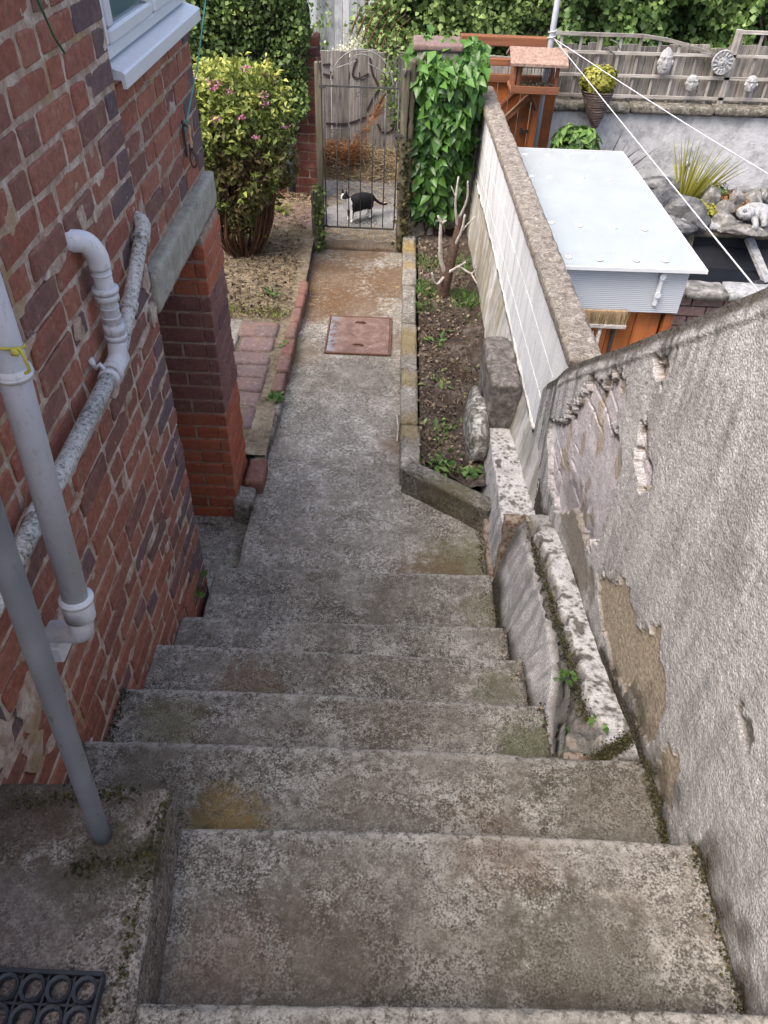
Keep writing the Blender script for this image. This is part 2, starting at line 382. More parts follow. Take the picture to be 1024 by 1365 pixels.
m_slate = rockmat('dark_slate', (.035, .037, .04), (.085, .087, .09), (.19, .19, .185), 9)
m_rockg = rockmat('grey_boulder', (.06, .057, .052), (.16, .155, .145), (.36, .35, .33), 12)
def soilmat(name, a, b, c_):
    M = MT(name, 1., .05); f = M.ma('ADD', M.ma('MULTIPLY', M.nz(35, 7, .8), .6), M.ma('MULTIPLY', M.nz(6, 4), .4))
    c = M.ramp(f, [(.36, a), (.5, b), (.62, c_)]); M.bump(M.nz(70, 6, .8), .8, .012); return M.col(c)
m_soil = soilmat('dark_soil', (.022, .016, .013), (.062, .048, .04), (.16, .135, .115))
m_litter = soilmat('littered_earth', (.07, .055, .038), (.19, .155, .11), (.34, .29, .21))
m_lane = soilmat('lane_tarmac', (.10, .10, .10), (.20, .20, .20), (.30, .295, .28))
m_ground = soilmat('bare_ground', (.06, .055, .045), (.12, .11, .09), (.18, .16, .13))
def wood(name, a, b, c_, axis=2, s=60):
    M = MT(name, .9, .15); sc3 = [1, 1, 1]; sc3[axis] = .06
    f = M.nz(s, 5, .7, 0, M.vec(tuple(sc3)))
    tone_ = M.ramp(M.orand(), [(0, .72), (.5, 1.), (1, 1.25)])
    c = M.ramp(f, [(.3, a), (.5, b), (.7, c_)]); c = M.mix(1., c, tone_, 'MULTIPLY')
    c = M.mix(M.ramp(M.nz(3.5, 4, .6), [(.52, 0.), (.66, .45)]), c, (.07, .055, .045))
    M.bump(f, .6, .004); return M.col(c)
m_board = wood('weathered_board', (.10, .085, .07), (.235, .215, .19), (.36, .335, .30))
m_board2 = wood('pale_board', (.28, .30, .32), (.42, .44, .47), (.54, .56, .6))
m_post = wood('mossy_post', (.05, .045, .03), (.13, .115, .08), (.22, .20, .15))
m_trellis = wood('trellis_wood', (.16, .14, .12), (.30, .28, .25), (.42, .40, .37))
m_trellish = wood('trellis_rail_wood', (.16, .14, .12), (.30, .28, .25), (.42, .40, .37), 0)
m_orange = wood('orange_stained_wood', (.27, .085, .025), (.35, .115, .036), (.42, .15, .055), 2, 30)
m_orangeh = wood('orange_rail_wood', (.17, .068, .036), (.23, .098, .054), (.30, .13, .072), 0, 30)
m_cut = plain('pale_cut_timber', (.5, .33, .2), .8, .2)
m_bark = rockmat('dead_bark', (.05, .035, .028), (.12, .085, .065), (.24, .19, .15), 40)
m_bleach = rockmat('bleached_wood', (.25, .22, .19), (.45, .41, .37), (.62, .58, .54), 40)
m_twig = plain('brown_twig', (.10, .055, .035), .9, .1)
m_white = plain('white_plastic', (.60, .615, .63), .35, .5, .05, 30, bumpd=0)
M = MT('speckled_white_paint', .6, .4)
M.bump(M.nz(90, 4), .5, .002)
m_pipew = M.col(M.ramp(M.ma('ADD', M.ma('MULTIPLY', M.nz(95, 5, .8), .8), M.ma('MULTIPLY', M.nz(8, 3), .2)), [(.40, (.09, .085, .075)), (.475, (.34, .33, .30)), (.56, (.52, .51, .475))]))
def pipemat(name, c0, dirt):
    M = MT(name, .5, .4)
    c = M.ramp(M.nz(5, 4), [(.35, tuple(t*.88 for t in c0)), (.65, tuple(t*1.06 for t in c0))])
    c = M.mix(M.ma('MULTIPLY', M.ramp(M.nz(60, 6, .8, .3, M.vec((1, 1, .4))), [(.56, 0.), (.63, 1.)]), dirt), c, (.12, .11, .095))
    c = M.mix(M.ma('MULTIPLY', M.ramp(M.nz(9, 5, .7, 0, M.vec((1, 1, .2))), [(.5, 0.), (.7, 1.)]), dirt*.7), c, (.22, .21, .18))
    M.bump(M.nz(50, 4), .15, .001); return M.col(c)
m_pipec = pipemat('clean_white_pipe', (.58, .59, .61), .35)
m_pipeg = pipemat('pale_grey_pipe', (.50, .52, .57), .3)
M = MT('grey_painted_rail', .5, .4); M.b.inputs['Metallic'].default_value = .15
c = M.ramp(M.nz(4, 4), [(.35, (.13, .14, .155)), (.65, (.20, .212, .235))])
c = M.mix(M.ramp(M.nz(34, 6, .75, .4, M.vec((1, 1, .35))), [(.60, 0.), (.66, .9)]), c, (.05, .045, .045)); M.bump(M.nz(25, 4), .3, .002); m_rail = M.col(c)
m_rubber = plain('black_rubber', (.022, .027, .034), .6, .4, .2)
m_iron = plain('wrought_iron', (.05, .048, .047), .6, .4, .3, 60, bumpd=.001)
m_rusty = plain('rusty_iron', (.13, .07, .05), .85, .2, .4, 60, bumpd=.001)
M = MT('manhole_plate', .8, .3)
c = M.ramp(M.nz(12, 6, .7), [(.35, (.11, .07, .057)), (.5, (.16, .10, .082)), (.62, (.21, .15, .13))])
k = M.ma('MULTIPLY', M.ramp(M.nz(26, 5, .7), [(.46, 0.), (.52, 1.)]), M.ramp(M.ma('ADD', M.xyz(0), M.ma('MULTIPLY', M.nz(30, 4), .12)), [(0, 1.), (1, 0.)]))
kx = M.ramp(M.ma('MULTIPLY', M.ma('ADD', M.xyz(0), .47), 8.), [(.05, 1.), (.75, 0.)])
c = M.mix(M.ma('MULTIPLY', M.ramp(M.nz(24, 5, .7), [(.44, 0.), (.5, 1.)]), kx), c, (.20, .26, .30))
c = M.mix(M.ramp(M.nz(7, 6, .8), [(.60, 0.), (.66, .5)]), c, (.42, .36, .32)); M.bump(M.nz(40, 4), .4, .002); m_plate = M.col(c)
m_stonef = rockmat('cast_stone', (.20, .195, .19), (.36, .355, .35), (.50, .495, .485), 30)
m_frog = rockmat('pale_cast_stone', (.13, .135, .14), (.28, .285, .29), (.42, .425, .42), 24)
m_wicker = wood('wicker', (.06, .045, .04), (.16, .12, .10), (.26, .2, .17), 0)
m_liner = plain('pond_liner', (.012, .013, .017), .35, .5, .3, 20)
M = MT('pond_water', .06, .5); M.bump(M.nz(14, 3), .12, .01); m_water = M.col((.012, .014, .019))
m_glass = MT('window_glass', .05, .6); m_glass = m_glass.col((.10, .16, .17))
M = MT('polycarbonate', .28, .5); M.b.inputs['Transmission Weight'].default_value = .12
_w = M.t.nodes.new('ShaderNodeTexWave'); _w.bands_direction = 'X'; _w.inputs['Scale'].default_value = 28; M.L(M.pos, _w.inputs['Vector'])
c = M.ramp(_w.outputs['Fac'], [(.3, (.36, .40, .415)), (.7, (.42, .455, .47))])
c = M.mix(M.ramp(M.nz(5, 6, .7), [(.42, 0.), (.65, .35)]), c, (.29, .32, .31)); M.bump(_w.outputs['Fac'], .25, .003); m_poly = M.col(c)
M = MT('polycarbonate_front', .3, .5); M.b.inputs['Transmission Weight'].default_value = .25
_w = M.t.nodes.new('ShaderNodeTexWave'); _w.bands_direction = 'Z'; _w.inputs['Scale'].default_value = 26; M.L(M.pos, _w.inputs['Vector'])
M.bump(_w.outputs['Fac'], .4, .003); m_polyf = M.col(M.ramp(_w.outputs['Fac'], [(.3, (.50, .54, .58)), (.7, (.66, .70, .73))]))
M = MT('white_garden_render', .92, .2)
c = M.ramp(M.nz(6, 7, .72), [(.38, (.30, .305, .31)), (.48, (.43, .435, .44)), (.60, (.52, .52, .525))])
c = M.mix(M.ramp(M.nz(16, 6, .7, 0, M.vec((1, 1, .2))), [(.53, 0.), (.66, .4)]), c, (.32, .32, .31))
M.bump(M.nz(18, 6, .7), .7, .014); m_wwall = M.col(c)
m_cap = rockmat('mossy_cap', (.04, .04, .032), (.12, .11, .09), (.30, .28, .24), 26)
m_rope = plain('white_line', (.5, .5, .52), .7, .2, .05); m_teal = plain('teal_cord', (.10, .36, .30), .8, .2); m_yel = plain('yellow_cord', (.42, .38, .07), .8, .2)
m_galv = plain('galvanised_steel', (.33, .35, .38), .5, .5, .15, 12, .3)
m_galv2 = plain('flaking_grey_paint', (.20, .20, .19), .7, .3, .4, 60)
m_brist = plain('broom_bristle', (.40, .28, .16), .95, .1, .3, 90)
m_mark = plain('dark_mark_brown', (.055, .04, .038), .9, .1)
m_clump = MT('x')
def leafmat(name, dark, mid, lite, rough=.5, trans=.25, vein=False):
    M = MT(name, rough, .35)
    c = M.ramp(M.attr('tint'), [(0, dark), (.5, mid), (1, lite)])
    M.b.inputs['Base Color'].default_value = (*mid, 1)
    M.L(c, M.b.inputs['Base Color'])
    tr = M.t.nodes.new('ShaderNodeBsdfTranslucent'); M.L(c, tr.inputs[0])
    mx = M.t.nodes.new('ShaderNodeMixShader'); mx.inputs[0].default_value = trans
    out = [n for n in M.t.nodes if n.type == 'OUTPUT_MATERIAL'][0]
    M.L(M.b.outputs[0], mx.inputs[1]); M.L(tr.outputs[0], mx.inputs[2]); M.L(mx.outputs[0], out.inputs[0])
    return M.m
m_ivy = leafmat('ivy_leaf', (.03, .055, .014), (.095, .155, .038), (.22, .30, .085))
m_laurel = leafmat('climber_leaf', (.018, .055, .012), (.045, .12, .022), (.10, .215, .042), .35)
m_spirea = leafmat('spirea_leaf', (.10, .075, .03), (.15, .21, .04), (.40, .42, .10))
m_hedge = leafmat('hedge_leaf', (.05, .085, .02), (.14, .22, .06), (.30, .40, .14))
m_hedge2 = leafmat('dark_hedge_leaf', (.025, .05, .014), (.085, .16, .04), (.22, .32, .09))
m_weed = leafmat('weed_leaf', (.04, .09, .02), (.08, .16, .035), (.15, .26, .06))
m_straw = leafmat('dry_straw', (.13, .09, .05), (.30, .22, .12), (.50, .41, .26), .9, .1)
m_fern = leafmat('rusty_fern', (.14, .05, .02), (.28, .12, .045), (.42, .24, .11), .9, .1)
m_pink = leafmat('pink_flower', (.36, .09, .17), (.50, .20, .30), (.62, .36, .44), .8)
m_cream = leafmat('cream_flower', (.45, .46, .30), (.6, .62, .45), (.75, .77, .62), .8)
m_phor = leafmat('striped_leaf', (.17, .19, .03), (.42, .39, .07), (.64, .60, .20))
m_purp = leafmat('purple_leaf', (.05, .025, .03), (.11, .055, .06), (.2, .12, .12))
m_moss = leafmat('moss_tuft', (.018, .018, .008), (.042, .04, .014), (.085, .078, .028), .95, .1)
m_olive = leafmat('olive_basket_leaf', (.09, .10, .015), (.21, .21, .03), (.34, .33, .06))
m_debris = leafmat('leaf_debris', (.03, .022, .016), (.11, .08, .05), (.26, .21, .15), .95, .05)

# ------------------------------------------------------------ foliage generator
def leaves(P, size, nrm=None, spread=.8, tint=None, droop=.3, aspect=.45, fold=.18, seed=0, sizevar=.55):
    """N small folded leaves (4 tris each, two quads) as arrays"""
    g = np.random.default_rng(seed); N = len(P)
    if nrm is None: nrm = g.normal(size=(N, 3))
    n = nrm+g.normal(size=(N, 3))*spread; n /= np.linalg.norm(n, axis=1, keepdims=True)+1e-9
    d = g.normal(size=(N, 3)); d[:, 2] -= droop*2; d -= n*(d*n).sum(1, keepdims=True); d /= np.linalg.norm(d, axis=1, keepdims=True)+1e-9
    s = np.cross(n, d); L = size*(1+g.uniform(-sizevar, sizevar, N))[:, None]; W = L*aspect
    a = P; tip = P+d*L-n*L*fold*.6; ml = P+d*L*.45+s*W+n*L*fold; mr = P+d*L*.45-s*W+n*L*fold; mid = P+d*L*.5
    V = np.stack([a, ml, tip, mr, mid], 1).reshape(-1, 3)
    b = np.arange(N)[:, None]*5
    Fq = np.concatenate([b+np.array([[0, 4, 1]]), b+np.array([[4, 2, 1]]), b+np.array([[0, 3, 4]]), b+np.array([[3, 2, 4]])])
    if tint is None: tint = g.uniform(0, 1, N)
    T = np.repeat(tint, 5)
    return V, Fq, T
def leafpart(name, arr, mat, parent=None, kind=None, loc=None):
    V, Fq, T = arr
    return part(name, (V, Fq), mat, parent, loc, attrs={'tint': T}, kind=kind)
def blades(P, dirs, length, width, tint, bend=.3, seg=3):
    """strap leaves"""
    g = np.random.default_rng(3); Vs = []; Fs = []; Ts = []; c = 0
    for p, d, L, t in zip(P, dirs, length, tint):
        p = np.array(p); d = np.array(d)/np.linalg.norm(d)
        s = np.cross(d, g.normal(size=3)); s /= np.linalg.norm(s)
        for k in range(seg+1):
            u = k/seg; q = p+d*L*u+np.array([0, 0, -bend*L*u*u]); w_ = width*(1-u**2)*.5+1e-4
            Vs += [q-s*w_, q+s*w_]; Ts += [t, t]
            if k < seg: Fs.append((c+2*k, c+2*k+1, c+2*k+3, c+2*k+2))
        c += 2*(seg+1)
    return np.array(Vs), np.array(Fs), np.array(Ts)
def shell(N, fn, seed, thick=.08, clump=5., amp=.12):
    """points spread in the outer volume of a closed shape; fn(u,v)->centre-based points, returns positions and normals"""
    g = np.random.default_rng(seed)
    d = g.normal(size=(N, 3)); d /= np.linalg.norm(d, axis=1, keepdims=True)
    return d

def ellipsoid_leaves(c, rad, N, size, seed, lump=.22, lsc=2.2, depth=.25, pw=2.4, **kw):
    g = np.random.default_rng(seed); d = g.normal(size=(N, 3)); d /= np.linalg.norm(d, axis=1, keepdims=True)
    q = np.sign(d)*np.abs(d)**(2/pw); q /= (np.abs(q)**pw).sum(1, keepdims=True)**(1/pw)
    lumpn = fbm(q*1., lsc, 3, seed)-.5
    fine = fbm(q, lsc*3.5, 2, seed+5)-.5
    r = 1+lump*2*lumpn+lump*fine-g.uniform(0, 1, N)**2*depth
    P = np.array(c)+q*r[:, None]*np.array(rad)
    tint = np.clip(.45+1.6*(fine)+.5*lumpn+g.normal(size=N)*.18+.15*d[:, 2], 0, 1)
    return leaves(P, size, d+np.array([0, 0, .4]), tint=tint, seed=seed, **kw)
def face_leaves(x0, x1, y, z0, z1, N, size, seed, depth=.3, bulge=.12, topround=.15, holes=0., nrm=(0, -1, .4), **kw):
    """foliage covering an upright face towards -Y, with lumps in depth"""
    g = np.random.default_rng(seed); x = g.uniform(x0, x1, N); z = z0+(z1-z0)*g.uniform(0, 1, N)
    Q = np.stack([x, z, np.zeros(N)], 1)
    l1 = fbm(Q, 2.2, 3, seed)-.5; l2 = fbm(Q, 7., 3, seed+3)-.5
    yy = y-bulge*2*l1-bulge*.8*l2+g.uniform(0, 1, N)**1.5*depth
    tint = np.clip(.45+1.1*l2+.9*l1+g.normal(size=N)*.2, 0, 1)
    keep = (l2+.5) > holes
    P = np.stack([x, yy, z], 1)[keep]
    return leaves(P, size, np.tile(np.array(nrm), (keep.sum(), 1)), tint=tint[keep], seed=seed, **kw)

# ============================================================ SETTING
part('ground', grid(2, 2, lambda u, v: (-300+600*u, -300+600*v, -.6+0*u)), m_ground, kind='structure')
NOS = [.405, .795, 1.105, 1.388, 1.69, 1.97, 2.412]
# path
def pathf(u, v):
    y = 2.38+3.92*v; xr = np.interp(y, [2.38, 2.93, 3.30, 6.3], [.56, .56, .116, .10]); x = -.71+(xr+.71)*u
    q = np.stack([x, y, 0*x], 1)
    return x+.012*(fbm(q, 9, 3, 6)-.5)*(u < .001), y, -.012*sst(.02, 0, x+.71)+.006*(fbm(q, 6, 4, 3)-.5)
part('path', grid(60, 260, pathf), m_path, smooth=True, kind='structure')
part('path_side', (lambda g_: g_)(grid(200, 8, lambda u, v: (-.708-.004*fbm(np.stack([0*u, 30*u, v], 1), 1, 3), 2.38+3.92*u, -.02-.3*v))), m_path, smooth=True, kind='structure')
part('passage_floor', rbox(-2.2, -.712, 2.0, 3.42, -.3, -.1, .04, .01, .004, 8, 5), m_passage, smooth=True, kind='structure')
def lanef(u, v):
    x = -4+9*u; y = 6.44+4*v; z = -.01+.02*fbm(np.stack([x, y, 0*x], 1), 3, 3)
    return x, y, z
part('lane', grid(90, 50, lanef), m_lane, smooth=True, kind='structure')
def lbed(u, v):
    x = -2.6+1.92*u; y = 3.36+3.7*v; P_ = np.stack([x, y, 0*x], 1)
    return x, y, .03+.05*fbm(P_, 4, 4, 2)+.03*fbm(P_, 18, 3, 8)+.06*sst(5, 6.6, y)
part('left_bed', grid(110, 200, lbed), m_litter, smooth=True, kind='structure')
def rbed(u, v):
    y = 3.1+3.5*v; x = .19+(.56)*u; P_ = np.stack([x, y, 0*x], 1)
    z = .055+.05*fbm(P_, 6, 4, 5)+.045*fbm(P_, 26, 3, 6)+.05*u
    return x, np.maximum(y, 3.36-.9*(x-.13)+.03), z
part('right_bed', grid(60, 330, rbed), m_soil, smooth=True, kind='structure')
part('neighbour_yard', grid(2, 2, lambda u, v: (.8+7*u, .2+7.1*v, -.3+0*u)), m_passage, kind='structure')

# ============================================================ STEPS
st = root('concrete_steps', 'flight of worn grey concrete steps going down from the camera to the path', 'steps', (0, 1.2, 0))
xs = [(-.40, .76), (-.45, .76), (-.80, .76), (-.82, .535), (-.815, .525), (-.80, .515), (-.765, .51)]
for i in range(7):
    y0 = -.5 if i == 0 else NOS[i-1]-.03
    zt = 1.19-.17*i
    def wp(P_, i=i):
        P_ = P_.copy(); f_ = sst(NOS[i]-.1, NOS[i], P_[:, 1])
        P_[:, 1] += f_*(.007*np.sin(P_[:, 0]*3+i)+.009*(P_[:, 0]))
        P_[:, 2] -= .006*(1-sst(.0, .06, NOS[i]-P_[:, 1]))
        return P_
    VF = rbox(xs[i][0], xs[i][1], y0, NOS[i], (-.28 if i == 6 else zt-.2), zt, .011, .011, .0045, 26, 20+i, wp)
    wr = sst(.030, .006, NOS[i]+.009*VF[0][:, 0]-VF[0][:, 1]+.03*(fbm(VF[0], 25, 3, 3)-.5))
    part('step', VF, m_step, st, smooth=True, attrs={'worn': wr})
o = part('step', rbox(-.81, -.452, .3, .793, .5, .849, .02, .009, .003, 26, 31), m_step, st, smooth=True)
pb = part('concrete_plinth', rbox(-.80, -.435, -.6, .79, .2, 1.192, .012, .012, .007, 18, 41,
      lambda P_: np.stack([P_[:, 0]+sst(-.6, -.43, P_[:, 0])*(.09*np.clip(.75-P_[:, 1], 0, .5)+.04*(1.19-P_[:, 2])), P_[:, 1], P_[:, 2]], 1)), m_plinth, smooth=True)
tag(pb, 'brown mossy concrete plinth carrying the grey handrail, bottom left beside the steps', 'plinth')

# ============================================================ HOUSE
HX = -.80
hs = root('brick_house', 'red brick house wall with a white window and a concrete lintel left of the steps', 'house', (-.8, 2.3, 0))
def rough_plane_x(x, y0, y1, z0, z1, cell=.012, amp=.005, seed=0):
    return grid(int((y1-y0)/cell)+2, int((z1-z0)/cell)+2, lambda u, v: (x+amp*2*(fbm(np.stack([0*u, y0+(y1-y0)*u, z0+(z1-z0)*v], 1), 26, 4, seed)-.5), y0+(y1-y0)*u, z0+(z1-z0)*v))
# mortar faces plus solid mass behind
part('wall', join(box(-6, HX-.03, -3, 2.345, -.4, 3.3), box(-6, HX-.062, 2.346, 3.39, 1.602, 3.3), box(-6, -1.9, 2.346, 3.39, -.4, 1.601)), m_mortar, hs)  # unseen house top kept low so more light reaches the opposite wall
part('mortar', rough_plane_x(HX-.0035, .3, 2.345, -.1, 3.2, seed=1), m_mortar, hs, smooth=True)
part('mortar', rough_plane_x(HX-.0355, 2.346, 3.385, 1.60, 2.19, seed=2), m_mortar2, hs, smooth=True)
part('mortar', grid(30, 100, lambda u, v: (-1.5+.69*u, 2.338+0*u, -.1+1.7*v)), m_mortar, hs)
def brick_variants(L, H=.065, D=.05, n=6, seed=0, rg=.004, mat=None):
    out = []; g = random.Random(seed)
    for k in range(n):
        V, Fc = cbox(-D, 0, -L/2, L/2, -H/2, H/2, .0045)
        j = {}
        V2 = []
        for (x, y, z) in V:
            key = (y > 0, z > 0)
            if key not in j: j[key] = (g.uniform(-rg, rg)*.7, g.uniform(-rg, rg)*.7, g.uniform(-rg*.5, rg*.5))
            a = j[key]; V2.append((x+a[2]+g.uniform(-.0008, .0008), y+a[0]+g.uniform(-.0012, .0012), z+a[1]+g.uniform(-.0012, .0012)))
        out.append(mesh_of('brick', V2, Fc, mat))
    return out
VS = {m_: {'s': brick_variants(.2085, H=.0625, n=6, seed=1, mat=m_), 'h': brick_variants(.0955, H=.0625, n=5, seed=2, mat=m_)} for m_ in (m_brick, m_blue)}
def inview(p, mar=.03):
    q = Vector(p)-CAM; z = q.dot(F)
    if z < .1: return False
    x = q.dot(RV)/z*1012/1024; y = q.dot(UV)/z*1012/1365
    return abs(x) < .5+mar and abs(y) < .5+mar
CH = .0765; far_b = []; nb = 0; brick_list = []
def course_layout(y0, y1, row):
    """Flemish-ish bond from y1 (quoin) back to y0"""
    out = []; y = y1
    first = ['h', 's'][row % 2]; seq = first; g = random.Random(row*7+3)
    k = 0
    while y > y0:
        kind = 'h' if (seq == 'h') else 's'
        L = {'h': .0985, 's': .2115}[kind]; gap = .012
        if k == 1 and row % 2: pass
        out.append((y-L/2, L, kind, k)); y -= L+gap; k += 1
        seq = 's' if kind == 'h' else ('h' if g.random() < .62 else 's')
    return out
for (ya, yb, za, zb, xx) in ((.35, 2.345, -.05, 3.1, HX), (2.352, 3.385, 1.615, 3.1, HX-.032)):
    for row in range(int((zb-za)/CH)):
        z = za+row*CH+CH/2
        for (yc, L, kind, k) in course_layout(ya, yb, row):
            if xx < HX and 2.37 < yc < 3.5 and z > 2.17: continue
            yl = max(yc-L/2, ya if xx == HX else 2.352); sy = 1.
            if yc-L/2 < yl:
                L2 = yc+L/2-yl
                if L2 < .03: continue
                sy = L2/L; yc = yl+L2/2
            mat_ = m_blue if (k == 0 and (rnd.random() < .75)) or rnd.random() < .09 else m_brick
            dist = (Vector((xx, yc, z))-CAM).length
            brick_list.append((not inview((xx, yc, z)), dist, (xx+rnd.uniform(-.002, .0035), yc, z+rnd.uniform(-.002, .002)+.004*math.sin(yc*2.3)), kind, sy*rnd.uniform(.975, 1.01), mat_))
brick_list.sort(key=lambda t: (t[0], t[1]))
far_V = {m_brick: [], m_blue: []}
for i, (_, dist, loc, kind, sy, mat_) in enumerate(brick_list):
    if i < 296 and not _:
        link('brick', rnd.choice(VS[mat_][kind]), hs, loc, (rnd.uniform(-.008, .008), 0, 0), (1, sy, rnd.uniform(.97, 1.03)))
    else:
        L = {'s': .2115, 'h': .0985}[kind]*sy
        far_V[mat_].append(box(loc[0]-.03, loc[0], loc[1]-L/2, loc[1]+L/2, loc[2]-.032, loc[2]+.032))
for m_, L_ in far_V.items():
    if L_: part('brickwork', join(*L_), m_, hs, kind='stuff')
# end face bricks of the near wall (faces +y; only seen from other views)
part('brickwork', join(*[box(-1.5+.225*k+(.11 if r % 2 else 0), -1.5+.225*k+.213+(.11 if r % 2 else 0), 2.336, 2.349, -.05+r*CH+.006, -.05+r*CH+.071) for r in range(21) for k in range(3) if -1.5+.225*k+.213+(.11 if r % 2 else 0) < -.802]), m_brick, hs, kind='stuff')
part('lintel', rbox(-1.1, HX+.006, 2.352, 3.387, 1.462, 1.598, .016, .006, .003, 30, 51), m_lintel, hs, smooth=True)
# mortar smears
sm = []
for k in range(50):
    y = rnd.uniform(.8, 2.3); z = .1+rnd.random()*1.9; L = rnd.uniform(.04, .16); a = rnd.choice([0, 0, math.pi/2])
    row = round((z+.05)/CH)*CH-.05
    n_ = 9; pts = []
    for q in range(n_):
        an = 2*math.pi*q/n_; rr = 1+rnd.uniform(-.35, .35)
        pts.append((HX+.0025+k*.00004, y+math.cos(an)*L*.5*rr, row+math.sin(an)*.011*rr*(1+rnd.random())))
    c_ = len(pts); V = pts+[(p[0]-.008, p[1], p[2]) for p in pts]
    sm.append((V, [tuple(range(c_))]+[(i, i+c_, (i+1) % c_+c_, (i+1) % c_) for i in range(c_)]))
for (yc_, zc_, r_) in ((1.20, 1.22, .055), (.98, 1.20, .07), (.92, 1.10, .06), (1.9, 1.97, .03), (1.72, 1.75, .03), (2.28, 1.62, .05), (2.29, 1.5, .04), (1.05, 1.0, .05), (.85, 1.25, .05)):
    pts = []
    for q in range(16):
        an = 2*math.pi*q/16; rr = r_*(1+rnd.uniform(-.3, .3)); pts.append((HX+.0045+yc_*.0011, yc_+math.cos(an)*rr*.8, zc_+math.sin(an)*rr))
    V = pts+[(p[0]-.01, p[1], p[2]) for p in pts]; sm.append((V, [tuple(range(16))]+[(i, i+16, (i+1) % 16+16, (i+1) % 16) for i in range(16)]))
part('mortar_smears', join(*sm), m_mortar, hs, kind='stuff')
# window
wf = part('window', join(cbox(-.872, -.822, 2.395, 3.37, 2.212, 2.245, .005), cbox(-.872, -.822, 2.395, 2.43, 2.246, 3.2, .005), cbox(-.872, -.822, 3.335, 3.37, 2.246, 3.2, .005), cbox(-.872, -.822, 2.87, 2.91, 2.246, 3.2, .005)), m_white, hs)
for a, b in ((2.432, 2.868), (2.912, 3.333)):
    part('sash', join(cbox(-.866, -.814, a, b, 2.247, 2.285, .007), cbox(-.866, -.814, a, a+.04, 2.287, 3.1, .007), cbox(-.866, -.814, b-.04, b, 2.287, 3.1, .007)), m_white, wf)
    part('pane', box(-.852, -.834, a+.041, b-.041, 2.286, 3.1), m_glass, wf)
V = [(-.86, 0, 2.214), (-.783, 0, 2.192), (-.778, 0, 2.186), (-.778, 0, 2.150), (-.788, 0, 2.150), (-.790, 0, 2.172), (-.86, 0, 2.172)]
n_ = len(V)
part('window_sill', ([(x, 2.375, z) for x, y, z in V]+[(x, 3.385, z) for x, y, z in V], [tuple(range(n_)), tuple(range(2*n_-1, n_-1, -1))]+[(i, i+n_, (i+1) % n_+n_, (i+1) % n_) for i in range(n_)]), m_white, hs)
# pillar
pl = root('brick_pillar', 'square brick pillar under the lintel, plum bricks above and orange bricks below', 'pillar', (-.93, 3.17, -.1))
part('pillar_core', box(-1.05, -.790, 3.010, 3.345, -.1, 1.455), m_mortar2, pl)
def pv(L, m_, seed, D=.05, rg=.002): return brick_variants(L, D=D, n=3, seed=seed, rg=rg, mat=m_)
PB = {}
for m_ in (m_obrick, m_pbrick):
    for L in (.2115, .0985): PB[(m_, L)] = pv(L, m_, 5)
for r in range(20):
    z = -.1+r*CH+.038
    if z > 1.45: break
    m_ = m_pbrick if 9 <= r <= 16 else m_obrick
    # right face (+x): brick front at x=-.785, y 3.005..3.35
    lay = ((3.1115, .2115), (3.2855, .118)) if r % 2 else ((3.0545, .0985), (3.2315, .2115))
    ya_ = 3.003
    seqs = [(.2115), (.1235)] if r % 2 else [(.0985), (.2115)]
    y = ya_
    for L in seqs:
        base_ = .2115 if L > .15 else .0985
        link('brick', rnd.choice(PB[(m_, base_)]), pl, (-.784+rnd.uniform(-.001, .001), y+L/2, z), None, (1, L/base_, 1)); y += L+.011
    # front face (-y)
    x = -.782-(.0 if r % 2 else .0)
    xs_ = [.0985, .2115] if r % 2 else [.2115, .0985]
    x = -.7885-.045 if False else -.836
    for L in xs_:
        LL = min(L, 1.055+x) if x-L < -1.06 else L
        base_ = .2115 if L > .15 else .0985
        if LL < .03: break
        o = link('brick', rnd.choice(PB[(m_, base_)]), pl, (x-LL/2, 3.003, z), (0, 0, -math.pi/2), (1, LL/base_, 1)); x -= LL+.011
# fitting strip in front corner: the header end seen on the front face
for r in range(20):
    z = -.1+r*CH+.038
    if z > 1.45: break
part('pillar_foot', rbox(-1.1, -.765, 2.955, 3.40, -.12, -.085, .02, .01, .004, 20, 6), m_passage, pl, smooth=True)

# ============================================================ PIPES AND RAIL
dp = root('soil_pipe', 'thick pale grey plastic downpipe standing before the brick wall, foot elbowed into it', 'pipe', (-.70, 1.10, 1.3))
part('pipe', tube([(-.668, 1.16, 3.4), (-.672, 1.155, 2.05), (-.685, 1.11, 1.42)], .0285, 24), m_pipeg, dp, smooth=True)
part('collar', join(tube([(-.685, 1.112, 1.43), (-.6855, 1.111, 1.422), (-.687, 1.107, 1.365), (-.688, 1.105, 1.36)], [.030, .0345, .0345, .031], 24), tube([(-.6848, 1.1123, 1.425), (-.685, 1.1115, 1.415)], .038, 24)), m_pipec, dp, smooth=True)
part('collar', join(tube([(-.6725, 1.153, 2.0), (-.6735, 1.1515, 1.978)], .0325, 24), tube([(-.6730, 1.152, 1.989), (-.6732, 1.152, 1.984)], .0345, 24)), m_pipec, dp, smooth=True)
part('elbow', tube(smoothpath([(-.688, 1.105, 1.37), (-.690, 1.102, 1.34), (-.705, 1.11, 1.305), (-.76, 1.135, 1.27), (-.83, 1.16, 1.235)], 5), .0275, 20), m_pipec, dp, smooth=True)
part('clamp_plate', join(cbox(-.798, -.765, 1.10, 1.17, 1.19, 1.245, .004)), m_pipec, dp)
yc = root('yellow_cord', 'short yellow-green cord knotted round the pale grey downpipe', 'cord', (-.673, 1.14, 2.04))
ring = [(-.6725+math.cos(a)*.031, 1.153+math.sin(a)*.031, 2.045-.012*math.sin(a+.5)) for a in np.linspace(0, 6.28, 20)]
part('loop', tube(ring, .0028, 6), m_yel, yc, smooth=True)
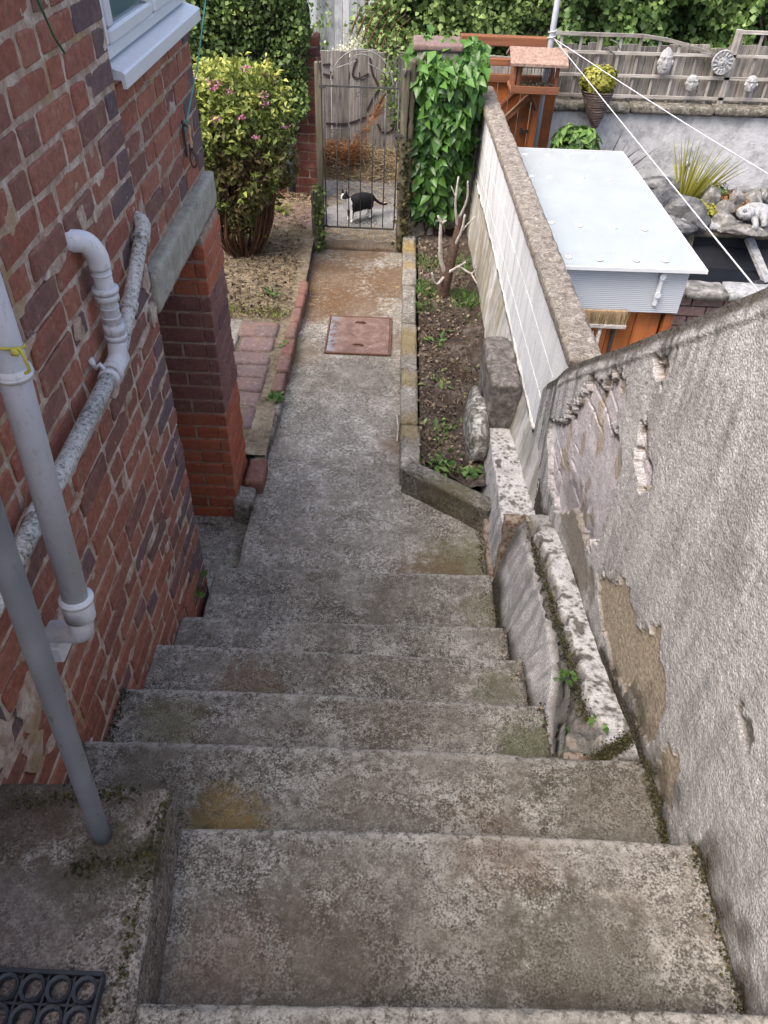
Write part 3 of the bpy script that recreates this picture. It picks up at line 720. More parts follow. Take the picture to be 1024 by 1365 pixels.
part('tail', tube(smoothpath([(-.645, 1.13, 2.05), (-.632, 1.125, 2.052), (-.626, 1.12, 2.035), (-.625, 1.12, 2.015), (-.634, 1.12, 2.008)], 4), .0032, 6), m_yel, yc, smooth=True)
part('knot', tube([(-.647, 1.125, 2.042), (-.640, 1.12, 2.050), (-.633, 1.12, 2.045)], [.004, .008, .004], 8), m_yel, yc, smooth=True)
wp_ = root('waste_pipe', 'long speckled white waste pipe running level along the red brick wall behind the downpipe', 'pipe', (-.76, 1.4, 1.58))
part('pipe', tube([(-.760, -.6, 1.565), (-.760, 1.0, 1.575), (-.76, 1.80, 1.60)], .0225, 20), m_pipew, wp_, smooth=True)
part('coupling', tube([(-.76, 1.20, 1.578), (-.76, 1.235, 1.578)], .028, 20), m_pipec, wp_, smooth=True)
part('tee', join(tube([(-.76, 1.77, 1.598), (-.76, 1.85, 1.602)], .028, 20), tube([(-.76, 1.765, 1.598), (-.76, 1.775, 1.598)], .0315, 20), tube(smoothpath([(-.76, 1.80, 1.60), (-.758, 1.83, 1.615), (-.757, 1.845, 1.65)], 4), .026, 20)), m_pipec, wp_, smooth=True)
part('clip', join(tube([(-.76, 1.735, 1.596), (-.76, 1.75, 1.5965)], .0285, 18), tube([(-.79, 1.742, 1.625), (-.775, 1.742, 1.64), (-.765, 1.742, 1.622)], .006, 8), tube([(-.80, 1.742, 1.655), (-.79, 1.742, 1.63)], [.011, .006], 8)), m_pipec, wp_, smooth=True)
part('branch_pipe', tube(smoothpath([(-.76, 1.84, 1.602), (-.762, 1.95, 1.65), (-.768, 2.12, 1.72), (-.775, 2.25, 1.775)], 5), .021, 18), m_pipew, wp_, smooth=True)
part('elbow', join(tube(smoothpath([(-.775, 2.25, 1.775), (-.777, 2.29, 1.792), (-.80, 2.32, 1.80), (-.88, 2.36, 1.80)], 5), .0245, 18), tube([(-.775, 2.235, 1.768), (-.775, 2.25, 1.775)], .028, 18)), m_pipew, wp_, smooth=True)
part('coupling', tube([(-.764, 1.99, 1.665), (-.765, 2.02, 1.678)], .026, 18), m_pipew, wp_, smooth=True)
rp = [(-.757, 1.845, 1.64), (-.757, 1.85, 1.80), (-.757, 1.845, 1.90)]
part('riser', tube(rp, .024, 20), m_pipec, wp_, smooth=True)
for z, h, r_ in ((1.66, .014, .0295), (1.675, .03, .028), (1.725, .004, .0262), (1.752, .004, .0262), (1.775, .018, .0315), (1.797, .012, .034), (1.845, .004, .0262)): part('riser_ring', tube([(-.757, 1.847, z), (-.757, 1.847, z+h)], r_, 22), m_pipec, wp_, smooth=True)
part('elbow', tube(smoothpath([(-.757, 1.845, 1.865), (-.757, 1.842, 1.90), (-.772, 1.83, 1.935), (-.80, 1.815, 1.945), (-.83, 1.81, 1.945)], 5), .0275, 22), m_pipec, wp_, smooth=True)
hr = part('handrail', tube([(-.545, .68, 1.185), (-.543, .68, 1.24), (-.47, .68, 2.4), (-.44, .68, 2.75), (-.44, .5, 2.9)], [.020, .0185, .0185, .0185, .0185], 24), m_rail, smooth=True)
tag(hr, 'grey painted metal handrail post rising from the mossy concrete plinth', 'handrail')
mt = root('rubber_mat', 'black rubber ring mat lying on the plinth in the bottom left corner', 'mat', (-.6, .30, 1.195))
for i in range(9):
    for j in range(7):
        cx = -.487-.046*i+(.0 if j % 2 else 0); cy = .402-.046*j
        t_ = tube([(cx, cy, 1.197), (cx, cy, 1.215)], .0225, 12, cap=False); t2 = tube([(cx, cy, 1.197), (cx, cy, 1.213)], .0165, 12, cap=False)
        a, b = t_; c2, d2 = t2
        top = [(12+k, 12+(k+1) % 12, 24+12+(k+1) % 12, 24+12+k) for k in range(12)]
        V = a+c2; Fc = b+[tuple(i_+24 for i_ in reversed(q)) for q in d2]+top
        if i < 4 and j < 4: part('ring', (V, Fc), m_rubber, mt)
        elif (i, j) == (8, 6) or True:
            if 'mv' not in globals(): mv = []
            mv.append((V, Fc))
part('rings', join(*mv), m_rubber, mt, kind='stuff')
part('rim', join(cbox(-.89, -.462, .424, .431, 1.196, 1.217, .001), cbox(-.465, -.459, .1, .4235, 1.196, 1.217, .001), *[box(-.463-.046*i-.004, -.463-.046*i, .1, .4235, 1.197, 1.209) for i in range(1, 9)], *[box(-.88, -.4655, .423-.046*j, .427-.046*j, 1.197, 1.2085) for j in range(1, 7)]), m_rubber, mt)

# ============================================================ RIGHT RENDERED WALL
def topz(y):
    return np.interp(y, [-1, 0, 1.45, 1.84, 2.41, 2.74, 2.86, 2.98, 3.13, 3.17, 3.22], [3.95, 3.19, 2.07, 1.77, 1.34, 1.08, .96, .86, .70, .52, .30])
def ell(y, z, cy, cz, ry, rz, ang=0):
    c_, s_ = math.cos(ang), math.sin(ang); a = (y-cy)*c_+(z-cz)*s_; b = -(y-cy)*s_+(z-cz)*c_
    return np.sqrt((a/ry)**2+(b/rz)**2)
bw = root('rendered_wall', 'tall grey roughcast wall with flaking patches and a sloping top right of the steps', 'wall', (.8, 1.5, 0))
def bwf(u, v):
    y = -.6+3.80*u; tz = topz(y); z = -.1+(tz+.1)*v
    return .75+0*y, y, z
NU, NV = 700, 420
P, Q = grid(NU, NV, bwf)
y = P[:, 1]; z = P[:, 2]; tz = topz(y)
PN = np.stack([0*y, y, z], 1)
rag = (fbm(PN, 16, 5, 3)-.5); rag2 = (fbm(PN, 45, 4, 13)-.5)
def patch(cy, cz, ry, rz, ang=0, rg=.9, e=.05): return 1-sst(1-e, 1+e, ell(y, z, cy, cz, ry, rz, ang)+rag*rg+rag2*.35)
def onx(px, py, x):
    d = F+RV*((px-512)/1012)+UV*((682.5-py)/1012); t = (x-CAM.x)/d.x; q = CAM+d*t; return q.y, q.z
# peeled area outline (polygon on the wall plane)
def polymask(pts, e=.006):
    inside = np.zeros(len(y), bool); yy = y+rag*.06+rag2*.06; zz = z+np.roll(rag, 777)*.06+rag2*.06
    dist = np.full(len(y), 9.)
    for i in range(len(pts)):
        (a, b), (c_, d_) = pts[i], pts[(i+1) % len(pts)]
        cond = ((b > zz) != (d_ > zz)) & (yy < (c_-a)*(zz-b)/(d_-b+1e-12)+a); inside ^= cond
        ex, ez = c_-a, d_-b; t = np.clip(((yy-a)*ex+(zz-b)*ez)/(ex*ex+ez*ez+1e-12), 0, 1)
        dist = np.minimum(dist, np.hypot(yy-a-t*ex, zz-b-t*ez))
    sd_ = np.where(inside, dist, -dist); return sst(-e*.3, e, sd_)
PK = lambda L_: [onx(a, b, .75) for a, b in L_]
peel = polymask(PK([(737, 575), (740, 560), (760, 556), (785, 515), (790, 500), (808, 512), (822, 492), (834, 500), (833, 535), (812, 568), (822, 570), (828, 610), (826, 640), (812, 665), (806, 695), (795, 728), (776, 722), (765, 680), (745, 682), (738, 640)]))
peel = np.maximum(peel, polymask(PK([(872, 478), (893, 470), (886, 500), (878, 520)])))
peel = np.maximum(peel, polymask(PK([(852, 560), (862, 560), (862, 590), (868, 640), (850, 650), (845, 610)])))
sand = polymask(PK([(795, 765), (832, 770), (850, 835), (880, 850), (886, 930), (872, 985), (852, 985), (842, 940), (815, 900), (800, 830)]))
sand = np.maximum(sand, polymask(PK([(885, 985), (903, 990), (907, 1025), (890, 1075), (872, 1085), (870, 1035)])))
sand = np.maximum(sand, .8*polymask(PK([(847, 640), (868, 640), (866, 655), (850, 650)])))
sand = np.maximum(sand, .55*patch(2.15, .68, .35, .14, 0, 1.2, .3))
basez = np.interp(y, [-1, .40, .41, .79, .80, 1.1, 1.12, 1.4, 1.65, 2.1, 2.5, 2.9, 3.3], [1.19, 1.19, 1.02, 1.02, .85, .85, .84, .75, .66, .54, .44, .40, .3])
h = z-basez
grime_dark = 1-sst(.0, .07, h+rag*.12+rag2*.05)
grime_dark = np.maximum(grime_dark, .75*(1-sst(.02, .2, h+rag*.35))*(y < 1.35))
capd = tz-z
crack = polymask(PK([(975, 930), (990, 945), (1005, 990), (1000, 1010), (985, 985)]), .01)*.8
edge0 = peel*(1-peel)*4
d = -.022*peel-.009*sand
grime_dark = np.maximum(grime_dark, 0)
d += .0016*(fbm(PN, 98, 1, 6)-.5)*2*(1-peel)*(1-sand*.5)
d += .010*(fbm(PN, 2.5, 3, 7)-.5)+.024*sst(2.2, 2.65, y)
d += peel*.005*(fbm(PN, 14, 4, 8)-.5)*2
# coursed brick ghosts inside the peeled area
ph_ = ((z-.02*y)/.078) % 1; jt = np.minimum(ph_, 1-ph_) < .07; ph2 = ((y+.11*(np.floor((z-.02*y)/.078) % 2))/.225) % 1
jt = jt | (np.minimum(ph2, 1-ph2) < .03); jn = fbm(PN, 7, 2, 31) > .5; d -= peel*jt*jn*.007
d += .006*(1-sst(.01, .03, np.abs(capd-.05)))*(y < 2.8)
d -= .012*crack
streak = np.clip(.75*(y > 2.45)*sst(2.4, 2.8, y)+.6*sst(.16, .03, capd)+.5*sst(.75, .95, fbm(PN, 2.3, 3, 55)+.25)+.3, 0, 1)*(1-peel)
P[:, 0] = .75-d+.03*sst(.05, 0, capd)*0
# round the far end edge towards +x
endr = sst(3.06, 3.20, y)*sst(1.1, .9, z); P[:, 0] += endr*.05
grime_dark = np.clip(np.maximum(grime_dark, .9*crack+.85*sst(.05, .03, capd+rag*.03)*(y < 3.0)), 0, 1)
zero = np.zeros(len(y))
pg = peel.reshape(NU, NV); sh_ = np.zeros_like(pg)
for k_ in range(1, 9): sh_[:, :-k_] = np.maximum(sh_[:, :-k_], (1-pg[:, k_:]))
brk = (sh_.ravel()*peel)*sst(.42, .52, fbm(PN, 20, 3, 71)+.06); grime_dark = np.maximum(grime_dark, brk*.55)  # band below the upper peel edges turned browner and darker
brk = np.maximum(brk, .8*peel*sst(.60, .66, fbm(PN, 13, 4, 72)))
jg = peel*jt*jn*.8; grime_dark = np.maximum(grime_dark, jg*.5); grime_dark = np.maximum(grime_dark, .6*edge0*(1-sst(.3, .9, peel)*.2)); grime_dark = np.maximum(grime_dark, .45*(sand*(1-sand)*4))  # rims of peeled and sandy patches darkened through the same mask
part('render_coat', (P, Q[:, ::-1]), m_render, bw, smooth=True, attrs={'peel': peel, 'sand': np.clip(sand*(1-peel)+brk, 0, 1), 'grime_dark': grime_dark, 'streak': streak, 'white': zero})
# wall body behind and sloping top surface
ys_ = np.linspace(-.6, 2.80, 90)
V = []; 
for yy in ys_:
    t_ = float(topz(yy)); V += [(.752, yy, t_-.002), (.80, yy, t_+.004), (.97, yy, t_-.012), (.97, yy, -.3)]
Fc = []
for i in range(len(ys_)-1):
    a = 4*i; Fc += [(a, a+4, a+5, a+1), (a+1, a+5, a+6, a+2), (a+2, a+6, a+7, a+3)]
Fc.append((4*89, 4*89+3, 4*89+2, 4*89+1))
part('wall_top', (V, Fc), m_cap, bw)

# low stepped wall beside the steps
lw = root('low_wall', 'low crumbling wall with a flaking white top at the foot of the roughcast wall', 'wall', (.62, 2.2, 0))
def lwsec(y0, y1, zf, seed, wtop, cell=.009):
    """profile sweeps along y: outer face x=.52 from z=-.1 up, top to x=.76"""
    ny = int((y1-y0)/cell)+2; prof_n = 90
    def fn(u, v):
        y_ = y0+(y1-y0)*u; zt = zf(y_); zb = np.interp(y_, [1.1, 1.388, 1.39, 1.69, 1.70, 1.97, 1.98, 2.41, 2.42, 4], [.62, .62, .45, .45, .3, .3, .12, .12, -.05, -.05])
        hgt = zt-zb; tot = .0+hgt+.24; s_ = v*1.0
        k = .5
        tb = (.090 if wtop == 'near' else .045)*sst(1.10, 1.5, y_)+.0
        xf_ = np.where(s_ < k, .515+tb*(s_/k), .515+tb+(s_-k)/(1-k)*(.240-tb))
        zz_ = np.where(s_ < k, zb+hgt*(s_/k), zt)
        return xf_, y_, zz_
    P_, Q_ = grid(ny, prof_n, fn)
    v_ = np.tile(np.linspace(0, 1, prof_n), ny); u_ = np.repeat(np.linspace(0, 1, ny), prof_n)
    B = P_.copy(); ra = fbm(B, 18, 4, seed)-.5; rb = fbm(B, 6, 4, seed+1)-.5; rc = fbm(B, 50, 3, seed+2)-.5
    yy_ = B[:, 1]
    face = v_ < .5
    top = ~face
    xx_ = B[:, 0]
    # render skin broken away along the upper edge of the face and inner strip of the top
    gap = sst(.668, .655, xx_+ra*.09+rb*.04)*top if wtop == 'near' else zero[:1]*0+0*xx_
    if wtop == 'near': gap = np.maximum(gap, face*sst(.455, .49, v_+rb*.16+ra*.08+.33*sst(1.65, 1.22, yy_)))
    moss = np.clip(gap*sst(.40, .5, fbm(B, 9, 4, seed+7)+.12), 0, 1)
    dz = -gap*(.03+.03*sst(.4, .6, fbm(B, 22, 3, seed+8)))+ra*(.012+.03*gap)+rc*.008
    white = top*(1-gap)*sst(.40, .48, fbm(B, 10, 4, seed+4)+.06)
    lowg = face*sst(.16, .03, v_+rb*.25-.02)
    if wtop == 'near': lowg = np.maximum(lowg, sst(1.22, 1.12, yy_+ra*.2))
    grime_ = np.clip(np.maximum(np.maximum(lowg, moss*.8), gap*.5), 0, 1)
    grime_ = np.maximum(grime_, top*sst(.56, .66, fbm(B, 24, 3, seed+6))*.9)
    if wtop == 'near': grime_ = np.maximum(grime_, sst(2.3, 2.42, yy_)*.7)
    P_[:, 2] += np.where(top, dz, ra*.0)
    P_[:, 0] += np.where(face, (ra*.010+rb*.02+rc*.004)+gap*.022, 0)
    P_[:, 1] += rb*.01
    sand_ = gap*(1-moss)
    return part('coping' if False else 'wall_section', (P_, Q_[:, ::-1]), m_render, lw, smooth=True, attrs={'peel': 0*v_, 'sand': np.clip(sand_, 0, 1), 'grime_dark': grime_, 'streak': np.where(face, .55, 0), 'white': white*(1-grime_)})
lwsec(1.112, 2.50, lambda q: np.interp(q, [1.1, 1.2, 1.32, 1.61, 2.1, 2.52], [.80, .79, .75, .665, .56, .475]), 61, 'near')
lwsec(2.50, 3.44, lambda q: np.interp(q, [2.5, 3.4], [.30, .27]), 71, 'far')
part('end_face', rbox(.54, .76, 2.47, 2.52, .0, .462, .012, .01, .012, 16, 66), m_broke, lw, smooth=True)
part('end_face', rbox(.535, .76, 1.108, 1.16, .5, .79, .012, .01, .014, 16, 67), m_broke, lw, smooth=True)
part('mossy_corner', rbox(.515, .56, 2.42, 2.9, -.05, .1, .012, .02, .018, 14, 68), m_broke, lw, smooth=True)
# upright block
ub = part('upright_stone', rbox(.535, .70, 3.42, 3.98, .10, .565, .013, .022, .010, 14, 81, lambda P_: np.stack([P_[:, 0]+.02*(.565-P_[:, 2]), P_[:, 1]+.04*(.565-P_[:, 2]), P_[:, 2]-.04*(P_[:, 1]-3.42)-.015*np.abs(P_[:, 0]-.61)], 1)),
          rockmat('pitted_block', (.05, .042, .036), (.135, .12, .108), (.27, .25, .23), 26), smooth=True)
tag(ub, 'weathered dark concrete block standing upright against the blockwork wall', 'concrete block')
def boulder(c, r, seed, amp=.28, n=3, flat=1):
    bm = bmesh.new(); bmesh.ops.create_icosphere(bm, subdivisions=n, radius=1)
    V = np.array([v.co[:] for v in bm.verts]); Fc = [tuple(v.index for v in f.verts) for f in bm.faces]; bm.free()
    k = 1+amp*2*(fbm(V, 1.6, 4, seed)-.5); 
    V = V*k[:, None]; V = np.sign(V)*np.abs(V)**.85
    return V*np.array(r)+np.array(c), Fc
rk = part('rock', boulder((.50, 3.52, .20), (.065, .26, .17), 5, .35, 4), m_rockw, smooth=True); tag(rk, 'rough white and black lichened rock in the soil bed by the upright block', 'rock')

# ============================================================ BLOCKWORK BOUNDARY WALL
def wx(y_): return .746-.0285*(y_-2.7)
gw = root('boundary_wall', 'whitewashed blockwork boundary wall with a rough stone coping between the garden bed and next yard', 'wall', (.7, 4.8, 0))
V = []; ny = 20
for y_ in np.linspace(2.6, 7.0, ny):
    V += [(wx(y_)+.012, y_, -.1), (wx(y_)+.012, y_, 1.095), (wx(y_)+.11, y_, 1.095), (wx(y_)+.11, y_, -.3)]
Fc = []
for i in range(ny-1):
    a = 4*i; Fc += [(a, a+1, a+5, a+4), (a+1, a+2, a+6, a+5), (a+2, a+3, a+7, a+6)]
Fc.append((4*ny-4, 4*ny-3, 4*ny-2, 4*ny-1))
part('wall_core', (V, Fc), plain('white_joint', (.48, .485, .49), .9, .2, .2), gw)
z = 1.088
for r in range(4):
    hh = .196
    y_ = 2.62+(.22 if r % 2 else 0)-.3
    while y_ < 7.0:
        a, b = max(y_, 2.62), min(y_+.437, 6.98)
        if b-a > .06:
            V, Fc = cbox(0, 1, 0, 1, 0, 1, .006)
            V2 = []
            for (p, q, s) in V:
                yy = a+(b-a)*q; V2.append((wx(yy)+.004+.03*p+(rnd.uniform(-.001, .001)), yy, z-hh+hh*s))
            part('block', (V2, Fc), m_block, gw)
        y_ += .445
    z -= .203
def lowr(u, v):
    y_ = 2.55+4.45*u; rz = np.interp(y_, [2.55, 3.15, 3.8, 5, 7], [.58, .50, .52, .57, .58]); zb = -.05
    xb = np.interp(y_, [2.55, 2.9, 3.4, 4, 5.05, 7], [.748, .70, .64, .62, .635, .59]); xt = np.minimum(wx(y_)-.012, np.interp(y_, [2.5, 3.2, 3.4], [.738, .725, .8]))
    z_ = zb+(rz-zb)*v; x_ = xb+(xt-xb)*v**1.3
    n_ = fbm(np.stack([x_, y_, z_], 1), 14, 4, 4)-.5
    return x_+.012*n_, y_, z_+.012*n_*(v > .98)
part('lower_render', (lambda g_: (g_[0], g_[1][:, ::-1]))(grid(420, 60, lowr)), m_oldr, gw, smooth=True)
pts = []; 
for y_ in np.linspace(3.12, 7, 150):
    rz = np.interp(y_, [3.15, 3.8, 5, 7], [.50, .52, .57, .58]); k = .75+1.3*(vn(np.array([[y_*14, 0, 0]]), 3)[0]-.5)+.6*(vn(np.array([[y_*40, 0, 0]]), 5)[0]-.5)
    pts.append(((wx(y_)+.001, y_, rz+.006*math.sin(y_*23)), max(.002, .009*k*(1.5 if y_ < 3.9 else 1))))
part('flaking_ridge', tube([p[0] for p in pts], [p[1] for p in pts], 8), m_flake, gw, smooth=True)
yy = 2.70
for L in (.92, .90, .91, .90, .62):
    a, b = yy, yy+L-.006
    def wpf(P_): 
        Q_ = P_.copy(); Q_[:, 0] = P_[:, 0]+wx(P_[:, 1]); return Q_
    part('coping_stone', rbox(-.018, .118, a, b, 1.096, 1.158, .014, .012, .006, 22, int(a*10), wpf), m_coping, gw, smooth=True); yy += L

# ============================================================ BED KERB
kb = root('bed_kerb', 'low lichened concrete kerb edging the planted bed along the path', 'kerb', (.13, 4.7, 0))
yy = 3.20
for i, L in enumerate((.42, .62, .60, .58, .62, .44)):
    part('kerb_stone', rbox(.08-.004*i+rnd.uniform(-.004, .004), .185+rnd.uniform(-.006, .006)-.004*i, yy+.01, yy+L-.006, -.1, .135+rnd.uniform(-.008, .008), .014, .012, .006, 20, 90+i), m_kerb, kb, smooth=True); yy += L
def diag(P_):
    Q_ = P_.copy(); t_ = P_[:, 0]; a = math.atan2(-.30, .43); c_, s_ = math.cos(a), math.sin(a)
    Q_[:, 0] = .085+t_*c_-P_[:, 1]*s_; Q_[:, 1] = 3.175+t_*s_+P_[:, 1]*c_; return Q_
part('kerb_stone', rbox(0, .54, 0, .10, -.1, .165, .012, .014, .008, 16, 97, diag), concrete('dark_kerb', .75, [((.35, 3.0, .1), .2, MOSS, .4)], brown=.8), kb, smooth=True)

# ============================================================ PAVING, EDGING, MANHOLE
pv_ = root('brick_paving', 'patch of pink stone pavers beside the brick pillar', 'paving', (-1.0, 4.3, .05))
ylines = [3.58, 3.80, 3.97, 4.13, 4.29, 4.45, 4.64, 4.86]
for i in range(len(ylines)-1):
    xr = -.795; k = 0
    while xr > -1.45:
        wdt = rnd.uniform(.20, .29) if i > 4 else rnd.uniform(.28, .40)
        if i >= 5 and k >= 1: break
        part('paver', rbox(xr-wdt+.008, xr, ylines[i]+.006, ylines[i+1]-.006, 0, .088+rnd.uniform(-.005, .005), .03, .008, .004, 20, 200+i*5+k), m_paver, pv_, smooth=True); xr -= wdt; k += 1
part('slab', rbox(-1.45, -1.05, 4.46, 4.88, 0, .085, .02, .008, .004, 20, 230), m_passage, pv_, smooth=True)
eb = root('brick_edging', 'line of worn red bricks edging the path beside the pavers', 'edging', (-.70, 4, 0))
yy = 3.10
for i in range(11):
    L = .205
    if i in (1,): yy += L+.02; continue
    sink = -.03 if i in (2, 3) else 0
    part('brick', rbox(-.755+rnd.uniform(-.006, .006)+.004*i, -.665+rnd.uniform(-.006, .006)+.001*i, yy, yy+L, -.02, .096+sink+rnd.uniform(-.006, .006), .022, .008, .005, 22, 250+i), (m_edgeb if i not in (2, 3) else m_kerb), eb, smooth=True); yy += L+.014
part('mortar_strip', rbox(-.745, -.68, 3.12, 5.35, -.1, .05, .03, .01, .008, 12, 270), concrete('edging_bed', .8, brown=1.), eb, smooth=True)
ls = part('path_side_stone', rbox(-.80, -.70, 2.96, 3.12, -.12, .05, .015, .02, .015, 12, 277), m_kerb, smooth=True); tag(ls, 'broken concrete lump beside the foot of the pillar', 'rubble')
se = part('side_slab', rbox(-1.45, -.705, 6.40, 6.97, .0, .135, .02, .012, .006, 16, 280), m_paver, smooth=True); tag(se, 'low pinkish concrete slab left of the gate below the ivy', 'slab')
mh = root('manhole_cover', 'rusty red metal manhole cover set in the path', 'manhole cover', (-.23, 4.85, 0))
part('frame', join(cbox(-.462, -.45, 4.59, 5.12, -.01, .016, .002), cbox(-.012, .0, 4.59, 5.12, -.01, .016, .002), cbox(-.449, -.013, 4.59, 4.602, -.01, .0155, .002), cbox(-.449, -.013, 5.108, 5.12, -.01, .0155, .002)), m_rusty, mh)
part('plate', cbox(-.447, -.015, 4.604, 5.106, -.01, .0135, .003), m_plate, mh)
for y_ in (4.70, 5.02):
    part('lifting_handle', join(tube([(-.27, y_, .014), (-.25, y_+.004, .024), (-.21, y_+.004, .024), (-.19, y_, .014)], .005, 6), xf(tube([(0, 0, 0), (0, 0, .003)], .028, 12), Matrix.Translation((-.23, y_-.004, .0125))@Matrix.Diagonal((1.3, .5, 1, 1)))), m_rusty, mh, smooth=True)

# ============================================================ GATE AND LANE
gp = root('gate_post', 'grey weathered timber gate post left of the iron gate', 'post', (-.62, 6.33, 0))
part('post', xf(bar((-.63, 6.36, -.1), (-.63, 6.36, 1.40), .05, .05, c=.004), Matrix()), m_post, gp)
part('stub', rbox(-.70, -.625, 6.24, 6.32, -.1, .50, .02, .01, .008, 18, 300), m_post, gp, smooth=True)
part('strap', bar((-.63, 6.33, 1.43), (-.60, 6.32, 1.30), .03, .006), m_iron, gp)
gp2 = root('gate_post', 'mossy split timber gate post right of the iron gate', 'post', (.03, 6.33, 0))
part('post', rbox(.0, .055, 6.31, 6.38, -.1, 1.38, .02, .008, .008, 18, 301), m_post, gp2, smooth=True)
part('post_back', rbox(.056, .10, 6.33, 6.42, -.1, 1.44, .02, .008, .010, 18, 302), m_post, gp2, smooth=True)
part('strap', bar((.01, 6.30, 1.34), (.05, 6.30, 1.43), .03, .006), m_iron, gp2)
gt = root('iron_gate', 'black wrought iron garden gate with scrolls and an arched top', 'gate', (-.3, 6.32, .19))
GX0, GX1, GZ0, GZ1 = -.585, -.02, .195, 1.255
gy = 6.31
part('rail', bar((GX0, gy, GZ0), (GX1, gy, GZ0), .012, .012), m_iron, gt); part('rail', bar((GX0, gy, GZ1), (GX1, gy, GZ1), .012, .012), m_iron, gt)
for k in range(7):
    x_ = GX0+(GX1-GX0)*k/6
    part('bar', tube([(x_, gy, GZ0), (x_, gy, GZ1 if k not in (0, 6) else GZ1+.0)], .0055 if k in (0, 6) else .0042, 8), m_iron, gt, smooth=True)
arc = [(-.30-.235*math.cos(a), gy, GZ1+.245*math.sin(a)) for a in np.linspace(0, math.pi, 24)]
part('arch', tube(arc, .0045, 8), m_galv2, gt, smooth=True)
arc = [(-.30-.10*math.cos(a), gy, GZ1+.13+.085*math.sin(a)) for a in np.linspace(0, math.pi, 14)]
part('inner_arch', tube(arc, .0038, 6), m_galv2, gt, smooth=True)
part('brace', tube([(-.50, gy, GZ1+.115), (-.345, gy, GZ1+.17)], .0035, 6), m_galv2, gt); part('brace', tube([(-.10, gy, GZ1+.085), (-.255, gy, GZ1+.16)], .0035, 6), m_galv2, gt)
def scroll(cx, cz, r, s=1, t=1):
    pts = [(cx+s*(r*(1-k/22))*math.cos(k*.36), gy, cz+t*(r*(1-k/22))*math.sin(k*.36)) for k in range(18)]
    return tube(pts, .0028, 5)
for (cx, cz) in ((-.30, 1.30), (-.30, 1.20), (-.30, .93), (-.49, .94), (-.11, .94), (-.505, .66), (-.10, .66), (-.10, .61), (-.505, .72), (-.30, .24), (-.2, .24)):
    part('scroll', join(scroll(cx-.026, cz, .024, 1), scroll(cx+.026, cz, .024, -1)), m_iron, gt, smooth=True)
part('latch', join(bar((-.05, gy-.01, .93), (.02, gy-.01, .935), .012, .02), tube([(-.03, gy, .9), (-.03, gy, .96)], .006, 6)), m_iron, gt)
part('hinge', bar((-.62, gy, 1.25), (-.57, gy, 1.25), .014, .02), m_iron, gt); part('hinge', bar((-.62, gy, .20), (-.57, gy, .20), .014, .02), m_iron, gt)
gs = part('gate_sill', rbox(-.62, .07, 6.31, 6.44, -.1, .035, .02, .01, .006, 14, 310), concrete('sill_brown', .85, [((-.3, 6.4, 0), .4, BROWN, .6)], brown=1.), smooth=True); tag(gs, 'brown stained concrete threshold under the iron gate', 'threshold')
gpier = root('gate_pier', 'rendered gate pier with a pinkish cap half hidden by the leafy climber', 'pier', (.25, 6.55, 0))
part('pier', rbox(.095, .42, 6.44, 6.72, -.1, 1.48, .02, .01, .007, 12, 320), m_oldr, gpier, smooth=True)
part('return_wall', rbox(.421, .63, 6.56, 6.70, -.1, 1.10, .02, .01, .007, 12, 322), m_oldr, gpier, smooth=True)
part('cap', rbox(.07, .44, 6.42, 6.74, 1.481, 1.53, .02, .01, .005, 12, 321), m_paver, gpier, smooth=True)
# lane brick wall
lbw = root('lane_wall', 'old red brick wall end below the ivy left of the gate', 'wall', (-1.6, 7.45, 0))
part('wall_core', box(-3.6, -.735, 7.372, 7.58, -.1, 1.36), m_mortar, lbw)
LB = {L: brick_variants(L, D=.05, n=4, seed=9, mat=m_lbrick) for L in (.2115, .0985)}
rest = []
for r in range(19):
    z_ = -.08+r*.0765+.038; x_ = -.727
    seq = .2115 if r % 2 else .0985
    while x_ > -3.5:
        L = seq
        if x_ > -1.25: link('brick', rnd.choice(LB[L]), lbw, (x_-L/2, 7.36+rnd.uniform(-.004, .002), z_), (0, 0, -math.pi/2), (1, 1, 1))
        else: rest.append(box(x_-L, x_, 7.362, 7.373, z_-.032, z_+.032))
        x_ -= L+.011
    link('brick', LB[.2115][r % 4], lbw, (-.723, 7.47, z_), None, (1, .98, 1))
part('brickwork', join(*rest), m_lbrick, lbw, kind='stuff')
bo = part('drain_pipe', tube([(-.985, 7.25, -.05), (-.985, 7.25, .62)], .035, 14), m_rubber, smooth=True); tag(bo, 'short dark drainpipe against the brick wall under the ivy', 'pipe')
# lane fence
def fence(name, label, x0, x1, y_, z0, z1, mat, bw_=.098, tilt=.004, jag=.02, seed=1, railm=None):
    g = random.Random(seed); f_ = root(name, label, 'fence', ((x0+x1)/2, y_, z0))
    x_ = x0
    while x_ < x1:
        w_ = bw_*g.uniform(.9, 1.08); t_ = g.uniform(-tilt, tilt)
        V, Fc = cbox(0, w_-.006, 0, .018, 0, 1, .003); top = z1+g.uniform(-jag, jag)
        V = [(x_+a+t_*c*3, y_+b+g.choice([0, .004])*0+.002*(int(x_*97) % 3), z0+(top-z0)*c) for a, b, c in V]
        part('board', (V, Fc), mat, f_); x_ += w_
    for zz in (z0+.25*(z1-z0), z0+.8*(z1-z0)): part('rail', box(x0, x1, y_+.024, y_+.06, zz-.03, zz+.03), mat, f_)
    return f_
lf = fence('lane_fence', 'weathered brown-grey board fence with dark curved marks across the lane behind the gate', -1.1, 2.3, 8.6, -.1, 1.035, m_board, seed=3)
